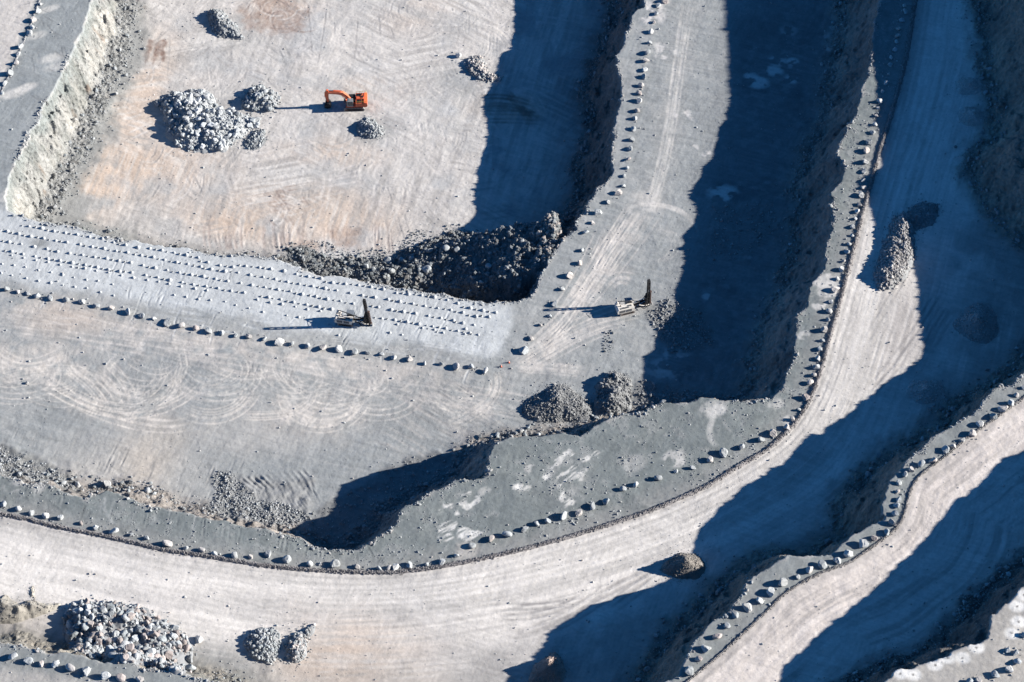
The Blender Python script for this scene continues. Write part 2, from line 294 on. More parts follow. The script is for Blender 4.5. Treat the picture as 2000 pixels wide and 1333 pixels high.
for px, py, r, a in [(1335,226,4,.9),(1300,105,5,.6),(1290,90,3,.5),(1310,115,3,.7),(1272,30,7,.75),(1280,8,7,.7),(1410,378,6,.5),(1380,300,2,.7),(1270,188,1.4,.8),(1350,290,3,.5),(1480,163,5,.8),(1465,150,3,.8),(1540,60,4,.6),(1520,120,4,.6),(1512,140,4,.8),(1550,155,4,.8),(1548,120,3,.8),(1635,55,3,.8),(1625,98,3,.8),(1618,130,2.4,.7),(1612,165,3,.7),(1620,70,3,.4),
                     (1550,130,3,.35),(1300,720,7,.55),(1320,700,6,.5),(1440,480,4,.6),(1400,440,4,.5),(1445,455,4,.6),(1460,500,3,.5),(1415,375,6,.6),(1460,430,3,.6),(1380,580,2,.6),(1345,560,2,.5)]:
    put(blob(px,py,Z1,r,r*.8,0,.5)*sm(-.1,.2,n3+.5*n2), (0.55,.53,.52), a)
for px, py, rx, ry in [(1330,640,12,13),(1560,210,7,10),(1450,440,14,10),(1290,775,18,5),(1500,60,26,12),(1600,420,6,30)]: put(blob(px,py,Z1,rx,ry,0,.9)*lv1, (0.15,.155,.16), .45)
# drilled bench, whitened by cuttings
dm = lv1*sm(1.5, -3.5, dD+3*n2)
put(dm, WHITE, .85); put(dm*sm(.0,.6,n2+.5*n3), (0.38,.395,.405), .6)
for k in range(150):
    x0 = random.uniform(0, 960); y0 = 440+x0*.165+random.uniform(0, 130); L = random.uniform(14, 40)
    stroke([(x0,y0),(x0-L*.25,y0+L*.5),(x0-L*.42+random.gauss(0,3),y0+L)], Z1, random.uniform(.35,.7), random.choice([(0.33,.35,.37),(0.57,.59,.61)]), random.uniform(.3,.65), .12)
for k in range(50):
    x0 = random.uniform(200, 900); y0 = 575+(x0-0)*.125+random.uniform(-12, 20); L = random.uniform(20, 70)
    stroke([(x0,y0),(x0+L*.5,y0+L*.06),(x0+L,y0+L*.15)], Z1, random.uniform(.4,.8), random.choice([(0.34,.355,.37),(0.57,.59,.61)]), .55, .12)
put(blob(78,475,Z1,5,3.5,0,.8), (0.20,.21,.215), .8)
stroke([(0,556),(120,578),(300,612),(500,645),(700,682),(880,705),(955,728)], Z1, 6, (0.29,.305,.31), .6, 0, .9, .5)
# bench at the upper left and its road
AL = (X < at(215,100,Z1)[0]) & (Y > at(10,395,Z1)[1]) & lv1
put(AL*1.0, (0.25,.268,.276)); put(AL*sm(.0,.5,n2), (0.295,.312,.32), .5)
put(AL*sm(.6, 2.5, AS), (0.50,.47,.445), .9); astr = aniso(X, Y, 1.15, 30, .9, 181); put(AL*sm(.6,2.5,AS)*sm(0,.5,-astr), (0.40,.38,.365), .5)
for px, py, r, a in [(95,18,3,.6),(50,172,3,.75),(25,183,4,.7),(100,115,4,.5),(15,385,5,.4),(110,130,4,.35),(70,70,3,.4)]: put(blob(px,py,Z1,r*1.6,r*.7,.4,.6)*AL, (0.58,.56,.53), a)
for k in range(40):
    x0 = random.uniform(10, 150); y0 = random.uniform(10, 330); L = random.uniform(8, 40); an = random.choice([.55, 1.2, -.6, .3])+random.gauss(0, .2)
    stroke([(x0,y0),(x0+math.cos(an)*L*.5,y0+math.sin(an)*L*.5+2),(x0+math.cos(an)*L,y0+math.sin(an)*L)], Z1, .6, (0.17,.175,.18), .5, .08)
# ledge of level two
L2m = lv2*sm(0.5, -.5, R1S)
put(L2m, LEDGE); put(L2m*sm(-.1,.5,n2), (0.205,.224,.222), .6); put(L2m*sm(.15,.5,-n1), (0.16,.175,.18), .5)
put(L2m*sm(8,1,-R1S+2*n3), (0.31,.30,.295), .45); put(L2m*sm(.15,.5,n3+.3*n2), (0.25,.258,.258), .5); put(L2m*sm(.2,.6,fbm(X, Y, 3.5, 281, 4)), (0.125,.142,.147), .5)
WPA = [cr(1000,883,[(380,-20),(330,30),(260,80),(220,120),(190,160)]), cr(1000,883,[(500,0),(420,40),(350,90),(290,140),(270,170)]), cr(1000,883,[(440,90),(400,150),(330,190),(290,230),(310,280),(240,290)]),
       cr(1000,883,[(340,190),(365,240),(355,290)]), cr(1000,883,[(0,205),(100,205),(180,215)])]
for q in WPA: stroke(q, Z2, 4, (0.36,.36,.355), .4, 0, .9, 1.1)
def patch(pts, z, c, a=.85, soft=.35, rag=.7, ang=None):
    P = pl(pts, z); sl = ix(P[:,0].min()-3, P[:,1].min()-3, P[:,0].max()+3, P[:,1].max()+3); x, y = X[sl], Y[sl]
    d = seg_dist(x, y, P) + rag*fbm(x, y, 2.2, 77, 3); k = (sm(soft, -soft, d)*a*(.8+.4*fbm(x, y, 1.1, 78, 2))*(1 if ang is None else sm(-.38, .0, aniso(x, y, ang, 5, .8, 79, 3))))[..., None].astype(np.float32)
    col[sl] = col[sl]*(1-np.clip(k, 0, 1))+np.clip(k, 0, 1)*np.array(c, np.float32)
PW = (0.62, .61, .59)
for q in ([(1050,440),(1090,400),(1140,390),(1160,410),(1140,450),(1130,500),(1100,520),(1060,500)],[(1170,440),(1200,430),(1240,450),(1300,470),(1290,500),(1230,520),(1180,520),(1160,480)],
          [(1085,305),(1140,310),(1135,330),(1090,322)],[(1130,340),(1170,335),(1180,360),(1150,378)],[(1185,242),(1235,234),(1235,246),(1190,256)],[(1165,280),(1200,268),(1240,258),(1235,272),(1200,308),(1185,305)],
          [(1200,325),(1290,270),(1295,282),(1215,340)],[(1255,260),(1295,252),(1290,268)],[(1060,335),(1075,335),(1072,347)]): patch(cr(500,883,q), Z2, PW, .95, .35, 1.2, .5)
patch(cr(500,883,[(1170,510),(1260,515),(1290,560),(1230,610),(1150,630),(1170,560)]), Z2, (0.47,.44,.415), .7, 1.2, 1.5)
for q in ([(280,30),(330,-10),(370,10),(310,70),(250,90),(190,150),(185,130),(230,80)],[(360,75),(420,30),(500,-5),(530,5),(440,45),(350,110),(270,150),(260,140)],[(350,110),(440,85),(450,110),(400,160),(350,180),(365,250),(355,250),(345,195),(300,195),(290,230),(310,260),(350,290),(320,310),(300,280),(225,300),(270,250),(275,190),(310,160)],
          [(170,140),(250,95),(240,130),(185,165)],[(0,195),(110,195),(110,215),(0,220)]): patch(cr(1000,883,q), Z2, (0.59,.58,.56), .95, .4, 1.6, .75)
for px, py, r, a in [(945,960,2,.4),(1035,915,2,.5),
                     (1315,895,4,.6),(1325,905,2.5,.6),(1390,800,4,.4),(1400,803,3,.5),(1240,905,4,.3),(1600,595,2.5,.7),(1612,545,4,.7),(1621,565,4,.6),(1570,655,2,.5),(1540,820,2.4,.6),(80,952,3,.4),(30,945,4,.4),(1515,790,3,.4)]:
    put(blob(px,py,Z2,r*1.15,r*.8,.5,.4)*L2m*sm(-.5,-.1,n3), (0.54,.525,.51), a)
stroke([(1390,795),(1392,815),(1386,840),(1388,860),(1405,880)], Z2, 1.6, (0.48,.475,.46), .8, 0, .6, .4)
stroke([(1400,800),(1412,825),(1432,850)], Z2, .7, (0.36,.365,.36), .6)
for k in range(26):
    x0 = random.uniform(0,640); y0 = 940+x0*.19; 
    if x0 < 640: stroke([(x0+random.uniform(2,8),y0-6),(x0,y0+14),(x0-random.uniform(2,7),y0+38)], Z2, random.uniform(.4,.8), random.choice([(0.13,.145,.15),(0.27,.28,.285)]), random.uniform(.25,.6), .1)
stroke(cr(0,883,[(610,240),(605,330),(630,380),(680,440)]), Z2, .9, (0.38,.39,.39), .7)
for q in (cr(0,883,[(285,300),(340,330),(360,375),(300,370)]), cr(0,883,[(500,300),(480,350),(465,400)]), cr(500,883,[(580,580),(588,650)]), cr(500,883,[(640,540),(690,620)]), cr(1500,0,[(450,750),(490,770),(495,825)]),cr(500,883,[(725,600),(705,650)]),cr(500,883,[(740,600),(730,650)])):
    stroke(q, Z2, .55, (0.09,.10,.105), .8, .2)
for k in range(70):
    i = random.randrange(4, 20); x0, y0 = WIND_1[i]; x0 -= random.uniform(18, 62); y0 += random.uniform(-20, 20)
    stroke([(x0,y0),(x0-9,y0+2),(x0-20,y0+3)], Z2, .45, random.choice([(0.13,.145,.15),(0.28,.285,.285)]), .5, .07)
# haul road
R1m = lv2*sm(-.2, .6, R1S); A1 = samp(aR1, X, Y)
rs = fbm(A1/26, R1S/1.0, 1.0, 191, 4); rs2 = fbm(A1/60, R1S/4.5, 1.0, 201, 3)
put(R1m, (0.40,.385,.37)); core = sm(2, 8, R1S)*sm(46, 24, R1S+5*n1)
put(R1m*core, (0.64,.61,.58), .9)
put(R1m*sm(3.2,.6,R1S), (0.34,.325,.32), .6)
put(R1m*sm(0,.55,-rs), (0.43,.41,.395), .45); put(R1m*sm(.0,.5,rs), (0.62,.59,.565), .5); put(R1m*sm(.05,.5,-rs2), (0.40,.385,.375), .4)
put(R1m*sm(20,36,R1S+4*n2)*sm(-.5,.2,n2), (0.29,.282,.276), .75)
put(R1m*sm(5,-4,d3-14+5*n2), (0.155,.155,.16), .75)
put(blob(700,1270,Z2,34,20,-.1,.9)*R1m, PINK, .5); put(blob(1000,1290,Z2,46,12,0,.9)*R1m, (0.31,.30,.30), .5); put(blob(60,1230,Z2,30,14,0,.9)*R1m, (0.36,.33,.31), .5); put(blob(620,1290,Z2,20,12,0,.8)*R1m, PINK, .4)
put(blob(300,1300,Z2,45,11,0,.7)*R1m, (0.24,.245,.245), .75)
put(blob(1745,650,Z2,20,36,-.4,.9)*R1m, (0.33,.31,.30), .85)
for k in range(120):
    b = random.uniform(4, 55); i0 = random.randrange(2, len(WIND_1)-9); n = random.randrange(4, 8); q = []
    for i in range(i0, i0+n):
        x, y = WIND_1[i]; xa, ya = WIND_1[i-1]; xb, yb = WIND_1[min(i+1, len(WIND_1)-1)]; L = math.hypot(xb-xa, yb-ya)
        q.append((x-(yb-ya)/L*b*4.2*(1 if True else 1)*-1*-1, y+(xb-xa)/L*b*3.4*-1*-1))
    # normal that points off the ledge, on to the road
    q2 = []
    for i in range(i0, i0+n):
        x, y = WIND_1[i]; xa, ya = WIND_1[i-1]; xb, yb = WIND_1[min(i+1, len(WIND_1)-1)]; L = math.hypot(xb-xa, yb-ya)
        nx, ny = (yb-ya)/L, -(xb-xa)/L; q2.append((x+nx*b*4, y+ny*b*3.4))
    twin(q2, Z2, 14, random.uniform(.5,1.1), random.choice([(0.62,.59,.565),(0.44,.42,.405),(0.40,.385,.375)]), random.uniform(.2,.4), .02)
SW = [[(1150,1160),(1100,1200),(1040,1215),(960,1210)],[(1170,1170),(1120,1215),(1060,1235),(980,1235)],[(1200,1140),(1150,1190),(1090,1225),(1000,1250)],[(1130,1180),(1060,1200),(1000,1195)],
      [(1330,1080),(1270,1110),(1200,1160),(1150,1180)],[(1360,1070),(1300,1090),(1230,1130),(1170,1160)],[(1285,1120),(1230,1160),(1190,1190)],
      [(1790,500),(1770,550),(1730,610),(1690,680)],[(1850,560),(1800,650),(1740,740),(1680,790)],[(1830,620),(1810,680),(1780,740)],[(1860,600),(1820,660),(1800,700)]]
for t in SW: twin(t, Z2, 13, .8, (0.25,.24,.24), .55, .05, 2, 22); stroke([(x+5,y+5) for x,y in t], Z2, 2.2, (0.50,.475,.455), .35)
for k in range(60):
    x0 = random.uniform(400, 1080); y0 = random.uniform(1180, 1325); L = random.uniform(30, 130)
    twin([(x0,y0),(x0+L*.5,y0-L*.02+random.gauss(0,3)),(x0+L,y0-L*.07)], Z2, 14, random.uniform(.5,1), random.choice([(0.50,.475,.455),(0.31,.30,.295)]), .45, .04)
for q in ([(290,78),(301,80),(294,105),(284,128),(281,122),(285,95)],[(304,88),(322,74),(328,84),(318,100),(325,112),(318,118),(312,104),(306,118),(298,132),(296,126)],[(315,108),(320,100),(322,122),(316,122)]): patch(cr(0,0,[(a*2.962,b*2.962) for a,b in q]), ZF, (0.21,.148,.125), .9, .5, .6)
for q in ([(500,0),(560,-10),(600,20),(590,60),(560,72),(520,60),(500,35)],[(470,15),(500,30),(505,60),(480,55)],[(525,380),(560,372),(568,395),(540,412),(520,400)],[(640,440),(700,446),(705,480),(650,482)],[(560,480),(610,470),(620,490)]): patch(q, ZF, (0.31,.235,.20), .75, 2.2, 2.6)
for k in range(26):
    cx, cy = 545+random.gauss(0,22), 20+random.gauss(0,16); a0 = random.uniform(0, 6); rr = random.uniform(14, 46)
    stroke([(cx+math.cos(a0+i*.35)*rr, cy+math.sin(a0+i*.35)*rr*.7) for i in range(6)], ZF, .7, random.choice([(0.24,.185,.165),(0.52,.49,.465)]), .6, .06)
for k in range(30):
    cx, cy = 545+random.gauss(0,18), 392+random.gauss(0,14); an = random.uniform(-.2, 1.2)
    stroke([(cx,cy),(cx+math.cos(an)*12,cy+math.sin(an)*12),(cx+math.cos(an)*26,cy+math.sin(an)*24)], ZF, .7, random.choice([(0.26,.205,.185),(0.53,.50,.475)]), .55, .06)
for k in range(70):                                          # long wheel lanes along the haul road
    b = random.uniform(3, 26); i0 = random.randrange(1, len(WIND_1)-18); n = random.randrange(10, 17); q2 = []
    for i in range(i0, i0+n):
        x, y = WIND_1[i]; xa, ya = WIND_1[i-1]; xb, yb = WIND_1[min(i+1, len(WIND_1)-1)]; L = math.hypot(xb-xa, yb-ya)
        nx, ny = (yb-ya)/L, -(xb-xa)/L; q2.append((x+nx*b*4, y+ny*b*3.4))
    twin(q2, Z2, 14, random.uniform(.5,1.3), random.choice([(0.67,.64,.61),(0.44,.42,.40),(0.38,.365,.35)]), random.uniform(.2,.5), .015)
# level three: ledge and upper road
L3m = lv3*1.0; A2 = samp(aR2, X, Y)
put(L3m, (0.215,.23,.233)); put(L3m*sm(-.1,.5,n2), (0.25,.255,.255), .5); 
R2m = L3m*sm(-.2,.8,R2S); ss = fbm(A2/22, R2S/1.3, 1.0, 211, 4)
put(R2m, (0.54,.495,.465)); put(R2m*sm(0,.4,ss), (0.60,.555,.525), .7); put(R2m*sm(.05,.4,-ss), (0.36,.335,.32), .7)
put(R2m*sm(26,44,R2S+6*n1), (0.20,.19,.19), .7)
put(R2m*sm(3.5,.8,R2S+1.2*n3), (0.32,.305,.30), .55)
for k in range(40):
    b = random.uniform(6, 30); i0 = random.randrange(1, len(WIND_2)-7); q2 = []
    for i in range(i0, i0+6):
        x, y = WIND_2[i]; xa, ya = WIND_2[i-1]; xb, yb = WIND_2[min(i+1, len(WIND_2)-1)]; L = math.hypot(xb-xa, yb-ya)
        q2.append((x-(yb-ya)/L*-b*4.4, y+(xb-xa)/L*-b*3.6))
    twin(q2, Z3, 15, random.uniform(.5,1.0), random.choice([(0.58,.53,.50),(0.36,.33,.315)]), .3, .03)
SL3 = L3m*(X < at(600,1300,Z3)[0]); put(SL3*sm(4,9,-d3), (0.38,.36,.34), .8)
# top terrace
put(lv4*1.0, (0.34,.325,.305)); put(lv4*sm(0,.5,n2), (0.38,.36,.335), .6)
HOLES4 = cr(1500,883,[(1440,895),(1450,985),(1410,1050),(1205,1135),(1125,1195),(968,1235),(1040,1195),(1480,830),(840,1290),(765,1285)])
for px, py in HOLES4:
    put(blob(px,py,Z4,2.6,2.2,0,.5)*lv4, (0.62,.61,.59), .95); put(blob(px,py,Z4,.45,.4,0,.5)*lv4, (0.12,.12,.12), .9)
# rock faces
wc = fbm(X, Y, 8, 221, 4); wc2 = fbm(X, Y, 3, 231, 3)
crk = fbm(X, Y, 4.5, 291, 4)
def wallcol(f, base, hi, lo, extra=None):
    m = sm(0.985, 0.955, f)*sm(0.01, 0.06, f)
    put(m, base); put(m*sm(0, .6, wc+.4*wc2), hi, .8); put(m*sm(.05, .6, -wc+.3*wc2), lo, .8)
wallcol(fF, (0.175,.165,.158), (0.23,.205,.19), (0.115,.118,.118))
west = X < at(300,200,ZF)[0]
mW = west*sm(0.985,0.955,fF)*sm(0.01,0.05,fF)
put(mW, (0.29,.293,.285)); put(mW*sm(0,.4,wc), (0.37,.362,.34), .8); put(mW*sm(.1,.5,-wc+.4*wc2), (0.17,.18,.172), .8); put(mW*sm(.3,.5,wc2), (0.215,.17,.14), .75); put(mW*sm(.6,.9,fF+.2*wc2), (0.21,.235,.232), .8)
put(mW*sm(.05,.4,n3), (0.15,.157,.152), .6); put(mW*sm(.05,.4,-n3)*sm(.7,.4,fF), (0.33,.325,.305), .6)
put(west*sm(.985,.955,fF)*sm(.2,.12,fF)*sm(.0,.03,fF+.028*n2+.018*n1-.012), (0.235,.24,.238), .8)
wallcol(f2, (0.225,.208,.196), (0.31,.28,.255), (0.125,.125,.125))
wallcol(f3, (0.21,.20,.18), (0.28,.255,.22), (0.12,.128,.125))
wallcol(f4, (0.14,.135,.13), (0.19,.165,.15), (0.09,.09,.09))
put(muckm, (0.15,.157,.16)); put(muckm*sm(0,.5,n3), (0.20,.205,.21), .7)
# crest line: broken pale lip
for d in (-dF if False else dF, d2, d3): put(sm(-1.1,-.3,d)*sm(.3,.0,d)*sm(-.1,.3,n3), (0.33,.32,.31), .6)
# rough ground with loose stone
RUBM = {}
def rub(name, pts, z, c, amp):
    P = pl(pts, z); m = 6; sl = ix(P[:,0].min()-m, P[:,1].min()-m, P[:,0].max()+m, P[:,1].max()+m)
    d = seg_dist(X[sl], Y[sl], P) + 2.0*fbm(X[sl], Y[sl], 5, 17, 3); mk = sm(1.2, -1.5, d)
    k = (mk*.85)[..., None].astype(np.float32); col[sl] = col[sl]*(1-k)+k*np.array(c, np.float32)
    H[sl] += mk*amp*(fbm(X[sl], Y[sl], 2.6, 27, 3)+.25)
rub('a', [(415,925),(470,925),(540,940),(612,935),(610,1010),(560,1030),(470,1030),(410,1000)], Z1, (0.215,.22,.225), .45)
rub('b', [(0,870),(60,890),(140,930),(170,960),(130,985),(0,960),(-60,900)], Z1, (0.19,.195,.195), .6)
rub('c', [(1260,600),(1310,590),(1385,600),(1395,680),(1330,690),(1280,660)], Z1, (0.185,.19,.193), .3)
rub('d', [(1240,740),(1400,770),(1500,760),(1500,800),(1240,810)], Z1, (0.185,.19,.193), .3)
rub('e', [(1390,400),(1500,390),(1530,450),(1450,520),(1380,500)], Z1, (0.19,.195,.2), .35)
rub('f', [(600,1010),(800,890),(960,880),(960,900),(830,1020),(720,1080),(600,1075)], Z1, (0.16,.165,.17), .3)
for k in range(16):                                              # dozer ripples
    stroke([(500+k*7,950+random.uniform(-4,4)),(505+k*7.5,975),(520+k*7.5,1000)], Z1, 1.1, (0.30,.305,.31), .45, .24)
for k in range(14):
    stroke([(430+k*12,935-k*1.5),(445+k*12,948-k*1.2),(470+k*11,958)], Z1, 1.0, (0.29,.295,.30), .4, .22)
# holes and scallops in fine piles at the lower left
g1 = aniso(X, Y, 1.2, 5, .6, 251, 2); g2 = aniso(X, Y, -.35, 6, .6, 261, 2); gs = sm(-.3, .3, fbm(X, Y, 14, 271, 3))
col *= (1 + 0.10*n3 + 0.06*fbm(X, Y, .7, 241, 2) + .13*(g1*gs+g2*(1-gs)))[..., None].astype(np.float32)
col = np.clip(col*np.array((1.0, .99, .972), np.float32), 0.03, 0.7)
del a1, a2, a3, gstr, rs, rs2, ss

# height lookup
fx0, fy0 = np.searchsorted(gx, -187.9), np.searchsorted(gy, -155.9)
def hz(x, y):
    i = min(max(np.searchsorted(gx, x)-1, 0), NX-2); j = min(max(np.searchsorted(gy, y)-1, 0), NY-2)
    u = (x-gx[i])/(gx[i+1]-gx[i]); v = (y-gy[j])/(gy[j+1]-gy[j])
    return (H[j,i]*(1-u)+H[j,i+1]*u)*(1-v)+(H[j+1,i]*(1-u)+H[j+1,i+1]*u)*v
def hzv(x, y):
    i = np.clip(np.searchsorted(gx, x)-1, 0, NX-2); j = np.clip(np.searchsorted(gy, y)-1, 0, NY-2)
    u = (x-gx[i])/(gx[i+1]-gx[i]); v = (y-gy[j])/(gy[j+1]-gy[j])
    return (H[j,i]*(1-u)+H[j,i+1]*u)*(1-v)+(H[j+1,i]*(1-u)+H[j+1,i+1]*u)*v
def grid_at(G, x, y):
    i = np.clip(np.searchsorted(gx, x)-1, 0, NX-2); j = np.clip(np.searchsorted(gy, y)-1, 0, NY-2); return G[j, i]
def ground(px, py):
    d = ray(px, py); T = np.linspace((70-CAMP[2])/d[2], (-22-CAMP[2])/d[2], 500)
    p = CAMP[None]+d[None]*T[:, None]; g = p[:, 2]-hzv(p[:, 0], p[:, 1]); k = int(np.argmax(g < 0))
    a, b = T[max(k-1, 0)], T[k]
    for _ in range(12):
        m = (a+b)/2; q = CAMP+d*m
        if q[2] > hz(q[0], q[1]): a = m
        else: b = m
    q = CAMP+d*b
    return float(q[0]), float(q[1]), float(hz(q[0], q[1]))

# ------------------------------------------------------------------ materials
def mat(name, col_=None, rough=.8, attr=None, objcol=False, bump=0, bscale=1, vary=0, metal=0, vscale=3, spec=.2, bump2=0):
    m = bpy.data.materials.new(name); m.use_nodes = True; t = m.node_tree; b = t.nodes['Principled BSDF']
    b.inputs['Roughness'].default_value = rough; b.inputs['Metallic'].default_value = metal; b.inputs['Specular IOR Level'].default_value = spec
    tc = t.nodes.new('ShaderNodeTexCoord'); src = None
    if attr:
        a = t.nodes.new('ShaderNodeVertexColor'); a.layer_name = attr; src = a.outputs[0]
    elif objcol:
        a = t.nodes.new('ShaderNodeObjectInfo'); src = a.outputs['Color']
    if vary:
        n = t.nodes.new('ShaderNodeTexNoise'); n.inputs['Scale'].default_value = vscale; n.inputs['Detail'].default_value = 6; n.inputs['Roughness'].default_value = .65
        t.links.new(tc.outputs['Object'], n.inputs['Vector'])
        r = t.nodes.new('ShaderNodeMapRange'); r.inputs[1].default_value = .25; r.inputs[2].default_value = .75; r.inputs[3].default_value = 1-vary; r.inputs[4].default_value = 1+vary
        t.links.new(n.outputs[0], r.inputs[0])
        x = t.nodes.new('ShaderNodeVectorMath'); x.operation = 'SCALE'
        if src: t.links.new(src, x.inputs[0])
        else: x.inputs[0].default_value = col_
        t.links.new(r.outputs[0], x.inputs['Scale']); src = x.outputs[0]
    if src: t.links.new(src, b.inputs['Base Color'])
    else: b.inputs['Base Color'].default_value = tuple(col_)+(1,)
    if bump:
        n = t.nodes.new('ShaderNodeTexNoise'); n.inputs['Scale'].default_value = bscale; n.inputs['Detail'].default_value = 8; n.inputs['Roughness'].default_value = .7
        t.links.new(tc.outputs['Object'], n.inputs['Vector'])
        bp = t.nodes.new('ShaderNodeBump'); bp.inputs['Strength'].default_value = 1; bp.inputs['Distance'].default_value = bump
        t.links.new(n.outputs[0], bp.inputs['Height']); t.links.new(bp.outputs[0], b.inputs['Normal'])
        if bump2:
            v = t.nodes.new('ShaderNodeTexVoronoi'); v.inputs['Scale'].default_value = bscale*1.6; t.links.new(tc.outputs['Object'], v.inputs['Vector'])
            b2 = t.nodes.new('ShaderNodeBump'); b2.inputs['Strength'].default_value = 1; b2.inputs['Distance'].default_value = bump2
            t.links.new(v.outputs['Distance'], b2.inputs['Height']); t.links.new(bp.outputs[0], b2.inputs['Normal']); t.links.new(b2.outputs[0], b.inputs['Normal'])
    return m
M_ground = mat('ground_dust', attr='Col', rough=.95, bump=.10, bscale=1.1, vary=.12, vscale=1.3, spec=.05)
M_wall = mat('rock_face', attr='Col', rough=.9, bump=1.3, bscale=.45, vary=.28, vscale=.6, spec=.1, bump2=.6)
M_rock = mat('boulder_stone', objcol=True, rough=.9, bump=.08, bscale=2.2, vary=.22, vscale=1.4, spec=.1)
M_rubble = mat('rubble_stone', attr='Col', rough=.92, bump=.05, bscale=2.5, vary=.15, vscale=2, spec=.08)
M_orange = mat('orange_paint', (0.56,.115,.05), rough=.45, vary=.18, vscale=1.6, spec=.4)
M_orange2 = mat('faded_orange_paint', (0.60,.15,.075), rough=.5, vary=.2, vscale=1.2, spec=.35)
M_black = mat('black_steel', (0.025,.025,.027), rough=.55, vary=.3, vscale=2)
M_track = mat('track_steel', (0.20,.19,.18), rough=.7, vary=.35, vscale=2)
M_grey = mat('grey_paint', (0.19,.20,.205), rough=.5, vary=.2)
M_glass = mat('cab_glass', (0.015,.022,.03), rough=.12, vary=.1, spec=.6)
M_cream = mat('dusty_white_paint', (0.55,.52,.48), rough=.6, vary=.14, vscale=1.2)
M_roof = mat('blue_grey_roof', (0.17,.19,.215), rough=.5, vary=.15)
M_grille = mat('grille_grey', (0.09,.095,.105), rough=.7, vary=.25, vscale=5)
M_yellow = mat('yellow_paint', (0.60,.36,.04), rough=.5, vary=.15)
M_chrome = mat('cylinder_rod', (0.55,.55,.56), rough=.25, metal=.9, vary=.05)
M_rust = mat('rusty_steel', (0.10,.065,.055), rough=.75, vary=.35)
M_cut = mat('drill_cuttings', (0.37,.385,.395), rough=.95, vary=.12, vscale=3, bump=.05, bscale=3)
M_hole = mat('drill_hole_dark', (0.06,.065,.07), rough=.95, vary=.2)
M_cone = mat('traffic_cone_orange', (0.75,.13,.04), rough=.5, vary=.1)
M_wband = mat('reflective_white', (0.75,.75,.74), rough=.5, vary=.05)

# ------------------------------------------------------------------ terrain objects
def mesh_from(name, V, F, cols=None, material=None, smooth=False, parent=None, fidx=None):
    me = bpy.data.meshes.new(name); nF = len(F); k = F.shape[1]
    me.vertices.add(len(V)); me.vertices.foreach_set('co', np.ascontiguousarray(V, np.float32).ravel())
    me.loops.add(nF*k); me.loops.foreach_set('vertex_index', np.ascontiguousarray(F, np.int32).ravel())
    me.polygons.add(nF); me.polygons.foreach_set('loop_start', np.arange(0, nF*k, k, dtype=np.int32))
    me.polygons.foreach_set('use_smooth', np.full(nF, smooth)); me.update(calc_edges=True)
    if cols is not None:
        a = me.color_attributes.new('Col', 'FLOAT_COLOR', 'POINT')
        c4 = np.ones((len(V), 4), np.float32); c4[:, :3] = cols; a.data.foreach_set('color', c4.ravel())
    if material: me.materials.append(material)
    o = bpy.data.objects.new(name, me); C.objects.link(o)
    if parent: o.parent = parent
    return o
lab = np.zeros((NY, NX), np.int8)     # 0 quarry bench
lab[inF] = 1
lab[lv1 & (dD < 0)] = 2
lab[AL] = 3; lab[AL & (AS > 0)] = 4
lab[lv2] = 5; lab[lv2 & (R1S > 0)] = 6
lab[lv3] = 7; lab[lv3 & (R2S > 0)] = 8
lab[lv4] = 9
for k, f in enumerate((fF, f2, f3, f4)): lab[(f > 0.05) & (f < 0.975)] = 10+k
lab[(lab == 10) & (muckm > .5)] = 1
NAMES = ['quarry_bench','pit_floor','drilled_bench','western_bench','western_road','boulder_ledge','haul_road','upper_ledge','upper_haul_road','top_terrace','pit_rock_face','ledge_rock_face','upper_rock_face','terrace_rock_face']
ids = np.arange(NY*NX).reshape(NY, NX)
Q = np.stack([ids[:-1,:-1], ids[:-1,1:], ids[1:,1:], ids[1:,:-1]], -1).reshape(-1, 4)
ql = lab[:-1,:-1].reshape(-1)
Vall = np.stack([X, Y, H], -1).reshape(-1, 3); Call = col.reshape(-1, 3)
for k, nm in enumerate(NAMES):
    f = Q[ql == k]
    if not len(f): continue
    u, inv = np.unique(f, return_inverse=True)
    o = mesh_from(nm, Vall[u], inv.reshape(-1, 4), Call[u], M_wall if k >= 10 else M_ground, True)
    o['kind'] = 'structure'

# ------------------------------------------------------------------ rocks
def ico(sub):
    import bmesh
    bm = bmesh.new(); bmesh.ops.create_icosphere(bm, subdivisions=sub, radius=1)
    V = np.array([v.co[:] for v in bm.verts]); F = np.array([[v.index for v in f.verts] for f in bm.faces]); bm.free(); return V, F
def rockshape(sub, seed, cuts=11):
    r = np.random.RandomState(seed); V, F = ico(sub); V = V.copy()
    for _ in range(cuts):
        n = r.randn(3); n /= np.linalg.norm(n); d = r.uniform(.50, .86); s = V@n
        over = s > d; V[over] -= np.outer(s[over]-d, n)
    V *= np.array([r.uniform(.85,1.2), r.uniform(.8,1.1), r.uniform(.65,.95)])
    V += r.randn(*V.shape)*.018
    return V/np.abs(V).max(), F
SMALL = [rockshape(1, 300+i, 7) for i in range(10)]; MIDR = [rockshape(2, 400+i, 10) for i in range(10)]
BIG = []
for i in range(22):
    V, F = rockshape(3, 500+i, 12); me = bpy.data.meshes.new('boulder'); me.from_pydata(V.tolist(), [], F.tolist()); me.materials.append(M_rock); BIG.append(me)
def rotm(n, r):
    q = r.randn(n, 4); q /= np.linalg.norm(q, axis=1)[:, None]; w_, x, y, z = q.T
    return np.stack([1-2*(y*y+z*z),2*(x*y-z*w_),2*(x*z+y*w_),2*(x*y+z*w_),1-2*(x*x+z*z),2*(y*z-x*w_),2*(x*z-y*w_),2*(y*z+x*w_),1-2*(x*x+y*y)], -1).reshape(n, 3, 3)
